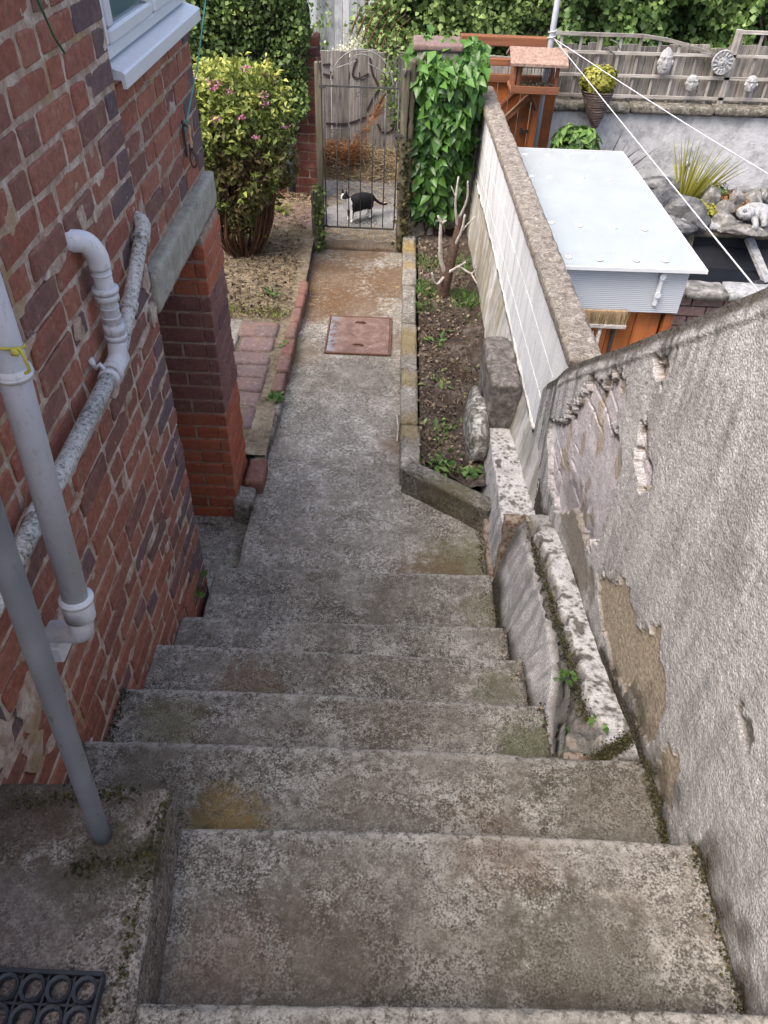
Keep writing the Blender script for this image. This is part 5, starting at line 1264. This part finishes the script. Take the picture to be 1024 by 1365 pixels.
for k in range(70):
    a_ = rnd.uniform(0, 6.28); r0 = rnd.uniform(.02, .1); r1 = rnd.uniform(.12, .33); zt = rnd.uniform(.7, 1.3)
    st_.append(tube(smoothpath([(-1.22+math.cos(a_)*r0, 5.93+math.sin(a_)*r0, .05), (-1.22+math.cos(a_)*(r0+r1)*.7+rnd.uniform(-.03, .03), 5.93+math.sin(a_)*(r0+r1)*.7, .05+(zt)*.35), (-1.22+math.cos(a_+.2)*r1, 5.93+math.sin(a_+.2)*r1, zt)], 3), [.011]+[.009]*3+[.005]*3, 5, False))
part('stems', join(*st_), m_twig, sp, smooth=True)
fl = []
for k in range(22):
    a_ = rnd.uniform(3.4, 6.6); z0 = rnd.choice([rnd.uniform(1.28, 1.45), rnd.uniform(.95, 1.4)]); r0 = np.interp(z0, [.9, 1.2, 1.35, 1.45], [.39, .37, .28, .16])
    c_ = np.array([-1.22+math.cos(a_)*r0*1.08, 5.93+math.sin(a_)*r0, z0+.02])
    P_ = c_+g.normal(size=(26, 3))*np.array([.016, .016, .008]); fl.append(P_)
P_ = np.concatenate(fl); leafpart('flowers', leaves(P_, .014, tint=g.uniform(0, 1, len(P_)), seed=2, aspect=.5), m_pink, sp, 'stuff')
# leafy climber by the gate, each of the front leaves its own object
cl = root('leafy_climber', 'glossy bright green climber covering the gate pier and the wall end', 'climber', (.33, 6.45, .1))
N = 3000; g = np.random.default_rng(21)
u = g.uniform(0, 1, N); z_ = .30+1.25*g.uniform(0, 1, N)
x_ = .05+.50*u; 
xl = np.interp(z_, [.3, .5, 1.0, 1.5, 1.56], [.12, .08, .06, .05, .20]); xr_ = np.interp(z_, [.3, .42, .8, 1.25, 1.5, 1.56], [.46, .52, .56, .60, .64, .50])
x_ = xl+(xr_-xl)*u; edge_ = 1-np.abs(2*u-1)**3
Q3 = np.stack([x_, z_, 0*x_], 1); l1 = fbm(Q3, 3, 3, 2)-.5; l2 = fbm(Q3, 9, 2, 5)-.5
y_ = 6.42-.14*edge_*sst(1.60, 1.4, z_)-.12*l1-.08*l2+g.uniform(0, 1, N)**1.3*.26+.12*sst(1.35, 1.55, z_)
Pc = np.stack([x_, y_, z_], 1); tn = np.clip(.42+.35*sst(.9, 1.5, z_)+l2*1.2+g.normal(size=N)*.2, 0, 1)
order = np.argsort(y_+.0*z_); front = order[:1100]; fsel = front[g.permutation(1100)[:298]]
rest_ = np.setdiff1d(np.arange(N), fsel)
leafpart('foliage', leaves(Pc[rest_], .085, np.tile([0, -1, .55], (len(rest_), 1)), spread=.55, tint=tn[rest_], droop=1.1, aspect=.30, seed=3), m_laurel, cl, 'stuff')
lm = []
for k in range(9):
    V, Fq, T = leaves(np.zeros((1, 3)), .095, np.array([[0, -1, .5]]), spread=.5, tint=np.array([(k+.5)/9]), droop=1.1, aspect=.30, seed=40+k)
    # extra subdivision along the midrib for a curved blade
    lm.append(mesh_of('leaf', V, Fq, m_laurel, False, {'tint': T}))
for i in fsel:
    k = int(min(8, max(0, tn[i]*9))); s_ = rnd.uniform(.5, 1.2)
    link('leaf', lm[k], cl, Pc[i], (rnd.uniform(-.3, .3), rnd.uniform(-.6, .6), rnd.uniform(-.5, .5)), (s_, s_, s_))
part('stems', join(*[tube(smoothpath([(.30+rnd.uniform(-.1, .15), 6.42, .05), (.3+rnd.uniform(-.12, .15), 6.44, .5), (.3+rnd.uniform(-.2, .2), 6.45, 1.1)], 4), .008, 5) for _ in range(9)]), m_twig, cl)
# dead stump
du = root('dead_shrub', 'bleached dead shrub stump with forked branches in the planted bed', 'stump', (.37, 5.3, .1))
tk = [(.37, 5.30, .06), (.375, 5.30, .20), (.40, 5.31, .36), (.43, 5.33, .52), (.445, 5.36, .70)]
part('trunk', tube(smoothpath(tk, 4), [.07, .058, .052, .048, .048, .047, .045, .042, .04, .038, .035, .032, .03, .027, .024, .02, .017], 10), plain('dark_bark', (.09, .06, .045), .95, .1, .6, 60, bumpd=.006), du, smooth=True)
for pts_, r_ in (([(.37, 5.29, .30), (.33, 5.27, .42), (.315, 5.26, .56), (.31, 5.26, .68)], .018), ([(.31, 5.26, .68), (.285, 5.25, .73)], .012), ([(.31, 5.26, .67), (.345, 5.25, .70)], .011), ([(.42, 5.32, .48), (.46, 5.28, .62), (.47, 5.26, .74)], .012), ([(.435, 5.34, .62), (.40, 5.3, .80), (.405, 5.3, .98)], .010), ([(.44, 5.35, .68), (.48, 5.33, .82), (.47, 5.31, .95)], .009),
                 ([(.37, 5.28, .28), (.31, 5.22, .24), (.27, 5.2, .34)], .012), ([(.39, 5.29, .30), (.47, 5.2, .40), (.50, 5.17, .44)], .013), ([(.46, 5.2, .40), (.55, 5.17, .36), (.58, 5.15, .42)], .009), ([(.55, 5.17, .36), (.60, 5.12, .30)], .007), ([(.46, 5.28, .62), (.54, 5.24, .74)], .007), ([(.40, 5.3, .84), (.36, 5.28, .92)], .006)):
    part('branch', tube(smoothpath(pts_, 4), [r_*(1-.45*k/(4*(len(pts_)-1))) for k in range(4*(len(pts_)-1)+1)], 8), m_bleach, du, smooth=True)
# weeds
def weed(c_, n, L, label, seed, mat_=m_weed, asp=.2):
    g = np.random.default_rng(seed); P_ = np.array(c_)+np.stack([g.normal(size=n)*L*.45, g.normal(size=n)*L*.45, np.abs(g.normal(size=n))*L*.12], 1)
    dr = P_-np.array(c_); dr[:, 2] = .35*L
    tn_ = g.uniform(.1, 1, n)
    V = []; Fq = []; T = []; A_ = leaves(P_, L*.55, np.tile([0, 0, 1.], (n, 1)), spread=.55, tint=tn_, droop=-.25, aspect=asp, seed=seed)
    ln = np.linalg.norm(P_-np.array(c_), axis=1)+.01
    B_ = blades(np.tile(np.array(c_), (n, 1)), P_-np.array(c_)+np.array([0, 0, .002]), ln, .004, tn_*.6, 0, 1)
    def tri(F4): return np.concatenate([F4[:, [0, 1, 2]], F4[:, [0, 2, 3]]])
    VV = np.concatenate([A_[0], B_[0]]); FF = np.concatenate([A_[1], tri(B_[1])+len(A_[0])]); TT = np.concatenate([A_[2], B_[2]])
    key = np.round(VV/.004).astype(int); near = np.linalg.norm(VV-np.array(c_), axis=1) < .004
    FF[np.isin(FF, np.where(near)[0])] = np.where(near)[0][0] if near.any() else FF[0, 0]
    o_ = leafpart('weed', (VV, FF, TT), mat_); tag(o_, label, 'weed'); return o_
weed((.33, 4.62, .10), 26, .11, 'small clump of bright green weed near the middle of the soil bed', 1)
weed((.36, 4.05, .10), 34, .10, 'sprawling grey-green weed patch halfway along the soil bed', 2, m_hedge)
weed((.30, 4.15, .10), 20, .09, 'low weed close to the kerb halfway along the soil bed', 9, m_hedge)
weed((.33, 3.62, .10), 40, .10, 'pale green weed clump left of the lichened rock', 3, m_hedge)
weed((.34, 3.28, .11), 60, .10, 'bright green feathery weed at the near end of the soil bed', 4)
weed((.28, 3.30, .11), 30, .08, 'short weed tuft tucked behind the near kerb corner', 8)
weed((.47, 3.20, .12), 70, .06, 'round leaved green weed below the lichened rock', 5, m_weed, .45)
weed((-.70, 3.93, .07), 90, .055, 'green weed tuft growing out of the brick edging', 6, m_weed, .4)
weed((-.72, 4.55, .08), 16, .05, 'tiny weed in the joint beside the brick edging', 26, m_weed, .4)
weed((-.80, 2.20, .22), 26, .07, 'green weed at the foot of the house corner by the steps', 7, m_weed, .4)
weed((.66, 1.22, .82), 5, .055, 'single pale green seedling on the low wall end', 10, m_weed, .3)
weed((.60, 1.47, .72), 16, .045, 'dark green weed sprouting from the crumbling low wall', 11, m_weed, .4)
weed((.55, 1.27, .72), 5, .035, 'two-leaved seedling beside the fourth step', 13, m_weed, .4)
weed((-.92, 5.25, .10), 30, .08, 'small green weed in the littered earth left of the path', 14)
weed((-1.02, 6.75, .15), 50, .10, 'pale green weed on the pinkish slab left of the gate', 15, m_spirea)
weed((-1.05, 4.20, .11), 20, .06, 'little green weed against the brick pillar among the pavers', 16)
# grass tufts
def tuft(c_, n, L, mat_, seed, spread=.05, wd=.006):
    g = np.random.default_rng(seed); P_ = np.array(c_)+np.stack([g.normal(size=n)*spread, g.normal(size=n)*spread, 0*g.normal(size=n)], 1)
    D_ = np.stack([g.normal(size=n)*.5, g.normal(size=n)*.5, np.ones(n)], 1)
    return blades(P_, D_, L*g.uniform(.5, 1.2, n), wd, g.uniform(0, 1, n), .3, 2)
def merge(L_):
    V = []; Fq = []; T = []; c_ = 0
    for a_, b_, t_ in L_: V.append(a_); Fq.append(b_+c_); T.append(t_); c_ += len(a_)
    return np.concatenate(V), np.concatenate(Fq), np.concatenate(T)
L_ = [tuft((rnd.uniform(.22, .30), rnd.uniform(5.0, 5.9), .10), 60, .10, m_weed, k) for k in range(9)]+[tuft((rnd.uniform(.48, .58), rnd.uniform(5.1, 5.9), .12), 60, .12, m_weed, 20+k) for k in range(7)]+[tuft((rnd.uniform(.55, .60), rnd.uniform(4.0, 5.0), .12), 20, .07, m_weed, 40+k) for k in range(6)]
leafpart('bed_grass', merge(L_), m_weed, None, 'stuff')
L_ = [tuft((-.95+rnd.uniform(-.3, .2), 4.97+rnd.uniform(-.08, .08), .08), 40, .05, m_weed, 60+k, .05) for k in range(10)]+[tuft((-.68+rnd.uniform(-.03, .03), rnd.uniform(3.2, 5.6), .0), 14, .05, m_weed, 80+k, .03) for k in range(14)]
leafpart('edge_grass', merge(L_), m_spirea, None, 'stuff')
# litter
def scatter(x0, x1, y0, y1, zf, n, L, wd, seed, dens=None):
    g = np.random.default_rng(seed); x_ = g.uniform(x0, x1, n); y_ = g.uniform(y0, y1, n)
    if dens is not None: k = g.uniform(0, 1, n) < dens(x_, y_); x_, y_ = x_[k], y_[k]
    n = len(x_); a_ = g.uniform(0, 6.28, n)
    z_ = zf(x_, y_) if callable(zf) else np.full(n, zf)
    return blades(np.stack([x_, y_, z_], 1), np.stack([np.cos(a_), np.sin(a_), g.uniform(.02, .25, n)], 1), L*g.uniform(.4, 1.3, n), wd, g.uniform(0, 1, n), .2, 1)
leafpart('straw_litter', merge([scatter(-2.2, -.76, 4.9, 7.2, lambda a, b: .085+.06*sst(5, 6.6, b), 9000, .075, .004, 1), scatter(-.70, .08, 5.1, 6.3, .008, 700, .05, .003, 2, lambda a, b: .25+.75*(np.abs(a+.3) > .2)), scatter(-.64, .05, 6.40, 6.75, .03, 650, .13, .004, 3), scatter(-.80, .1, 7.3, 8.1, .015, 900, .14, .004, 4)]), m_straw, None, 'stuff')
leafpart('leaf_litter', merge([leaves(np.stack([rng.uniform(-2.2, -.76, 3800), rng.uniform(4.9, 7.1, 3800), rng.uniform(.085, .15, 3800)], 1), .024, np.tile([0, 0, 1.], (3800, 1)), seed=5), leaves(np.stack([rng.uniform(.19, .60, 4200), rng.uniform(3.2, 6.3, 4200), rng.uniform(.085, .145, 4200)], 1), .02, np.tile([0, 0, 1.], (4200, 1)), seed=6)]), m_debris, None, 'stuff')
leafpart('soil_twigs', scatter(.2, .58, 3.25, 6.2, .125, 420, .08, .003, 9), m_straw, None, 'stuff')
# small debris on steps and path
L_ = []
for i in range(7):
    y0 = NOS[i-1]+.01 if i else .2; zt = 1.19-.17*i; xa, xb = xs[i]
    n = 60; P_ = np.stack([rng.uniform(xa+.02, xb-.02, n), rng.uniform(y0, NOS[i]-.02, n), np.full(n, zt+.001)], 1)
    L_.append(leaves(P_, .005, np.tile([0, 0, 1.], (n, 1)), seed=i))
    n = 90; P_ = np.stack([xb-np.abs(rng.normal(size=n))*.02, rng.uniform(y0, NOS[i], n), np.full(n, zt+.002)], 1); L_.append(leaves(P_, .009, np.tile([0, 0, 1.], (n, 1)), seed=i+30))
leafpart('step_debris', merge(L_), m_debris, None, 'stuff')
# moss tufts along wall joints
mp = []
g = np.random.default_rng(77)
def mossline(p0, p1, n, s_):
    t_ = g.uniform(0, 1, n)[:, None]; mp.append(np.array(p0)*(1-t_)+np.array(p1)*t_+g.normal(size=(n, 3))*s_)
mossline((.745, .42, 1.02), (.745, .79, 1.02), 500, .006); mossline((.745, .81, .855), (.745, 1.1, .855), 800, .008); mossline((.62, 1.12, .80), (.74, 1.2, .80), 900, .012)
mossline((.645, 1.3, .73), (.635, 2.35, .48), 1500, .010); mossline((-.43, .2, 1.19), (-.44, .76, 1.19), 700, .007); mossline((-.58, .61, 1.194), (-.45, .64, 1.194), 260, .010)
mossline((.50, 2.42, .01), (.50, 2.9, .01), 400, .01); mossline((-.79, 1.12, .69), (-.79, 1.38, .69), 200, .006); mossline((-.705, 3.2, .02), (-.70, 5.2, .02), 900, .012); mossline((.08, 3.3, .01), (.075, 6, .01), 500, .006)
mossline((-.74, .74, 1.195), (-.5, .77, 1.195), 400, .010); mossline((-.71, 2.45, -.09), (-.715, 2.95, -.09), 260, .006)
P_ = np.concatenate(mp); leafpart('moss', leaves(P_, .007, np.tile([0, 0, 1.], (len(P_), 1)), seed=4, aspect=.5), m_moss, None, 'stuff')
# twig on the path
tw = part('stick', tube([(.06, 3.62, .01), (.065, 3.75, .012), (.055, 3.88, .01)], .0045, 6), m_bleach); tag(tw, 'thin pale stick lying on the path against the kerb', 'stick')
# dry straw heap and rusty fern behind the gate
hp = root('dry_plant_heap', 'heap of dry straw and rust-brown dead fern against the lane fence', 'dead plants', (-.4, 8.2, 0))
n = 5200; x_ = rng.uniform(-1.0, .3, n); y_ = rng.uniform(8.0, 8.55, n); zz = .02+.16*rng.uniform(0, 1, n)*sst(7.95, 8.25, y_)
ar = blades(np.stack([x_, y_, zz], 1), np.stack([rng.normal(size=n), rng.normal(size=n)*.5, rng.normal(size=n)*.25+.1], 1), rng.uniform(.06, .2, n), .006, np.clip(.55+rng.normal(size=n)*.3-.5*(x_ < -.45), 0, 1), .25, 2)
leafpart('straw', ar, m_straw, hp, 'stuff')
n = 1500; x_ = rng.uniform(-1.0, -.35, n); ar = blades(np.stack([x_, rng.uniform(8.1, 8.4, n), rng.uniform(.05, .28, n)], 1), np.stack([rng.normal(size=n), rng.normal(size=n)*.5, rng.normal(size=n)*.4+.2], 1), rng.uniform(.05, .16, n), .007, rng.uniform(0, .8, n), .3, 2)
leafpart('dead_fern', ar, m_fern, hp, 'stuff')
n = 420; t_ = rng.uniform(0, 1, n); bx = -.62+.42*t_; bz = .12+.55*t_**1.2
ar = blades(np.stack([bx+rng.normal(size=n)*.04*(1.2-t_), 8.2+rng.normal(size=n)*.05, bz+rng.normal(size=n)*.03], 1), np.stack([.7+rng.normal(size=n)*.25, rng.normal(size=n)*.2, .8+rng.normal(size=n)*.3], 1), rng.uniform(.05, .14, n), .005, rng.uniform(.1, .9, n), .15, 2)
leafpart('dead_frond', ar, m_fern, hp)
# vine on the fence
vi = root('fence_vine', 'thin green vine with small pale leaves trailing down the lane fence behind the gate', 'vine', (-.08, 8.5, 0))
n = 420; zz = rng.uniform(.05, 1.25, n); xx_ = -.06+.08*np.sin(zz*6)+rng.normal(size=n)*.05-.25*sst(.9, 1.2, zz)*rng.uniform(0, 1, n)
leafpart('leaves', leaves(np.stack([xx_, 8.52+rng.normal(size=n)*.02, zz], 1), .035, np.tile([0, -1, .3], (n, 1)), seed=8), m_hedge, vi)
part('stem', tube([(-.06+.08*math.sin(z_*6), 8.56, z_) for z_ in np.linspace(0, 1.2, 14)], .005, 5), m_twig, vi)
# ivy strands on right gate post
n = 260; zz = rng.uniform(0, .9, n); leafpart('post_ivy', leaves(np.stack([.06+rng.normal(size=n)*.03, 6.31+rng.normal(size=n)*.02, zz], 1), .03, np.tile([0, -1, .3], (n, 1)), seed=18), m_moss, None, 'stuff')
n = 220; zz = rng.uniform(0, .55, n); leafpart('stub_ivy', leaves(np.stack([-.64+rng.normal(size=n)*.03, 6.24+rng.normal(size=n)*.02, zz], 1), .03, np.tile([0, -1, .3], (n, 1)), seed=19), m_ivy, None, 'stuff')
# big hedges behind
def hedge(name, label, x0, x1, y0, z0, z1, N, size, seed, mat_, **kw):
    h_ = root(name, label, 'hedge', ((x0+x1)/2, y0, 0)); leafpart('foliage', face_leaves(x0, x1, y0, z0, z1, N, size, seed, **kw), mat_, h_)
    part('inner_mass', boulder(((x0+x1)/2, y0+.55+kw.get('bulge', .1), (z0+z1)/2-.1), ((x1-x0)*.52, .42, (z1-z0)*.56), seed, .12, 4), plain('hedge_shade_core', (.03, .035, .018), .95, .1, .5, 30), h_)  # solid core coloured dark for the shade deep between the leaves
    n_ = 10; part('branch', join(*[tube(smoothpath([(x0+(x1-x0)*rnd.random(), y0+.3, -.3), (x0+(x1-x0)*rnd.random(), y0+.15, (z0+z1)/2), (x0+(x1-x0)*rnd.random(), y0+.05, z1)], 4), .014, 5) for _ in range(n_)]), m_bark, h_); return h_
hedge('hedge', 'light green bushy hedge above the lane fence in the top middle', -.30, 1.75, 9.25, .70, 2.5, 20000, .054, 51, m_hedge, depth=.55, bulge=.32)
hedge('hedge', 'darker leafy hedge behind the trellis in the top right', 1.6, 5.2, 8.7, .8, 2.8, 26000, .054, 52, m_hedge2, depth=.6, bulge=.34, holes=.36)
# overhanging brown shoots and cream flowers by the tall fence
ar = []
cf = root('cream_flower_bush', 'airy bush with cream flower heads and drooping dark shoots beside the tall fence', 'bush', (-.4, 9.1, 0))
P_ = np.concatenate([np.array(c_)+g.normal(size=(160, 3))*np.array([.07, .05, .05]) for c_ in ((-.52, 9.15, 1.0), (-.42, 9.1, 1.1), (-.30, 9.0, .98), (-.12, 9.0, 1.0), (-.62, 9.1, .92))])
leafpart('flowers', leaves(P_, .022, tint=g.uniform(0, 1, len(P_)), seed=9, aspect=.5), m_cream, cf, 'stuff')
P_ = np.concatenate([np.array(c_)+g.normal(size=(260, 3))*np.array([.12, .06, .07]) for c_ in ((-.25, 9.05, 1.0), (-.05, 9.0, 1.0), (.1, 9.0, 1.08), (-.28, 9.1, 1.2), (-.2, 9.15, 1.35))])
leafpart('foliage', leaves(P_, .05, tint=g.uniform(.2, 1, len(P_)), seed=10), m_hedge, cf)
for k in range(7):
    x0 = -.30+.06*k; part('shoot', tube(smoothpath([(x0, 8.95, 1.45-.03*k), (x0-.12, 8.9, 1.36-.03*k), (x0-.20, 8.88, 1.22-.03*k), (x0-.24, 8.87, 1.12-.03*k)], 4), [.004]*6+[.009]*5+[.005]*2, 6), m_twig, cf)
P_ = np.stack([-.92+rng.normal(size=120)*.07, 9.30+rng.normal(size=120)*.02, rng.uniform(.9, 1.5, 120)], 1)
leafpart('ivy_sprigs', leaves(P_, .04, np.tile([0, -1, .3], (120, 1)), seed=28), m_hedge, None, 'stuff')

# ============================================================ PEG BAG HOOK AND CORD
hkr = root('dog_clip', 'dark metal clip and hook hanging from the house corner on a teal cord', 'clip', (-.80, 3.10, 1.75))
part('plate', cbox(-.829, -.823, 3.095, 3.11, 1.74, 1.87, .001), m_iron, hkr)
part('hook', tube(smoothpath([(-.822, 3.10, 1.86), (-.80, 3.10, 1.84), (-.80, 3.10, 1.80), (-.805, 3.10, 1.76)], 4), .005, 6), m_iron, hkr)
part('snap', tube([(-.80+.012*math.cos(a_), 3.09, 1.735+.03*math.sin(a_)) for a_ in np.linspace(0, 6.28, 14)], .0045, 6), m_rusty, hkr)
part('chain', tube([(-.80, 3.085, 1.86-.02*k+.0) for k in range(5)], [.004, .007, .004, .007, .004], 6), m_cut, hkr)
tc = root('teal_cord', 'thin teal cord running up from the clip on the house corner', 'cord', (-.81, 3.1, 1.87))
part('line', tube([(-.815, 3.11, 1.86), (-.79, 3.30, 2.02), (-.765, 3.62, 2.32), (-.74, 3.9, 2.6)], .0028, 6), m_teal, tc)
part('knot', tube([(-.81+.02*math.cos(a_)*(1-a_/24), 3.10, 1.86+.014*math.sin(a_)-.002*a_) for a_ in np.linspace(0, 14, 40)], .002, 5), m_teal, tc)
lf_ = root('overhanging_leaves', 'few thin dark green stems overhanging the brick wall in the top left corner', 'plant', (-.78, 1.8, 2.45))
part('stem', tube([(-.78, 1.86, 2.50), (-.775, 1.93, 2.36), (-.775, 1.97, 2.32)], .003, 5), plain('green_stem', (.03, .09, .03)), lf_)
A_ = leaves(np.array([[-.775, 1.70, 2.50], [-.78, 1.72, 2.50]]), .03, seed=3); leafpart('leaf', A_, m_hedge, lf_)

# ============================================================ CAT
def skin_body(name, pts, edges, mat_, parent, sub=2):
    me = bpy.data.meshes.new(name); pw = WL[parent.name]
    me.from_pydata([tuple(Vector(p[0])-pw) for p in pts], edges, [])
    o_ = bpy.data.objects.new(name, me); col.objects.link(o_); o_.parent = parent; WL[o_.name] = pw
    md = o_.modifiers.new('skin', 'SKIN'); md.use_smooth_shade = True
    sv = me.skin_vertices[0].data
    for i, p in enumerate(pts): sv[i].radius = (p[1], p[2] if len(p) > 2 else p[1])
    sv[0].use_root = True
    s2 = o_.modifiers.new('sub', 'SUBSURF'); s2.levels = sub; s2.render_levels = sub
    me.materials.append(mat_); return o_
CT = Vector((-.350, 6.96, .012)); ang = R(222)
ca, sa = math.cos(ang), math.sin(ang)
def cc(f_, s_, h_): return CT+Vector((f_*ca-s_*sa, f_*sa+s_*ca, h_))
M = MT('cat_fur', .85, .2)
tcn = M.t.nodes.new('ShaderNodeTexCoord'); px_ = M.t.nodes.new('ShaderNodeSeparateXYZ'); M.L(tcn.outputs['Object'], px_.inputs[0])
fx = M.ma('ADD', M.ma('MULTIPLY', px_.outputs[0], ca), M.ma('MULTIPLY', px_.outputs[1], sa)); fz = px_.outputs[2]
fs = M.ma('ADD', M.ma('MULTIPLY', px_.outputs[0], -sa), M.ma('MULTIPLY', px_.outputs[1], ca))
wob = M.ma('MULTIPLY', M.ma('SUBTRACT', M.nz(40, 3), .5), .03)
low = M.ma('MULTIPLY', M.ma('LESS_THAN', M.ma('ADD', fz, wob), .045), M.ma('GREATER_THAN', fx, -.17))
bib = M.ma('MULTIPLY', M.ma('GREATER_THAN', M.ma('ADD', fx, wob), .105), M.ma('LESS_THAN', fz, .222))
belly = M.ma('MULTIPLY', M.ma('LESS_THAN', M.ma('ADD', fz, wob), .088), M.ma('MULTIPLY', M.ma('LESS_THAN', fx, .09), M.ma('GREATER_THAN', fx, -.17)))
blaze = M.ma('MULTIPLY', M.ma('GREATER_THAN', fx, .16), M.ma('LESS_THAN', M.ma('ABSOLUTE', M.ma('ADD', fs, .016)), .009))
k = M.ma('MAXIMUM', M.ma('MAXIMUM', low, bib), M.ma('MAXIMUM', belly, blaze))
M.bump(M.nz(300, 3), .4, .002)
m_cat = M.col(M.mix(k, (.012, .012, .014), (.72, .70, .66)))
ct = root('cat', 'black and white cat standing on the lane behind the iron gate', 'cat', CT)
pts = [(cc(-.10, 0, .170), .062, .078), (cc(-.03, 0, .165), .064, .080), (cc(.05, 0, .158), .055, .068), (cc(.105, 0, .172), .044, .052), (cc(.132, -.01, .208), .034, .038), (cc(.155, -.015, .236), .044, .040), (cc(.185, -.018, .226), .024, .022),
       (cc(-.155, 0, .165), .034, .036), (cc(-.20, 0, .135), .013), (cc(-.25, -.005, .095), .011), (cc(-.31, -.01, .065), .010), (cc(-.36, -.01, .062), .008),
       (cc(.095, .030, .105), .019), (cc(.10, .030, .055), .014), (cc(.098, .030, .016), .013), (cc(.118, .030, .011), .012),
       (cc(.085, -.030, .105), .019), (cc(.085, -.030, .055), .014), (cc(.083, -.030, .016), .013), (cc(.103, -.030, .011), .012),
       (cc(-.11, .034, .10), .030), (cc(-.095, .036, .065), .017), (cc(-.135, .036, .045), .012), (cc(-.12, .036, .012), .012), (cc(-.095, .036, .010), .011),
       (cc(-.125, -.034, .10), .030), (cc(-.115, -.036, .065), .017), (cc(-.155, -.036, .045), .012), (cc(-.14, -.036, .012), .012), (cc(-.115, -.036, .010), .011)]
ed = [(0, 1), (1, 2), (2, 3), (3, 4), (4, 5), (5, 6), (0, 7), (7, 8), (8, 9), (9, 10), (10, 11), (2, 12), (12, 13), (13, 14), (14, 15), (2, 16), (16, 17), (17, 18), (18, 19), (0, 20), (20, 21), (21, 22), (22, 23), (23, 24), (0, 25), (25, 26), (26, 27), (27, 28), (28, 29)]
skin_body('body', pts, ed, m_cat, ct)
for s_ in (-1, 1):
    b0 = cc(.148, -.015+.026*s_, .258); part('ear', tube([b0, b0+Vector((0, 0, .018)), b0+Vector((0, 0, .034))], [.013, .009, .001], 6), m_cat, ct)
    part('eye', boulder(tuple(cc(.190, -.017+.016*s_, .244)), (.004, .004, .004), 2, .02, 1), plain('cat_eye', (.35, .38, .08), .2, .5), ct)
part('nose', boulder(tuple(cc(.209, -.018, .228)), (.004, .004, .003), 2, .02, 1), plain('cat_nose', (.3, .12, .12)), ct)

bpy.data.materials.remove(m_clump.m)
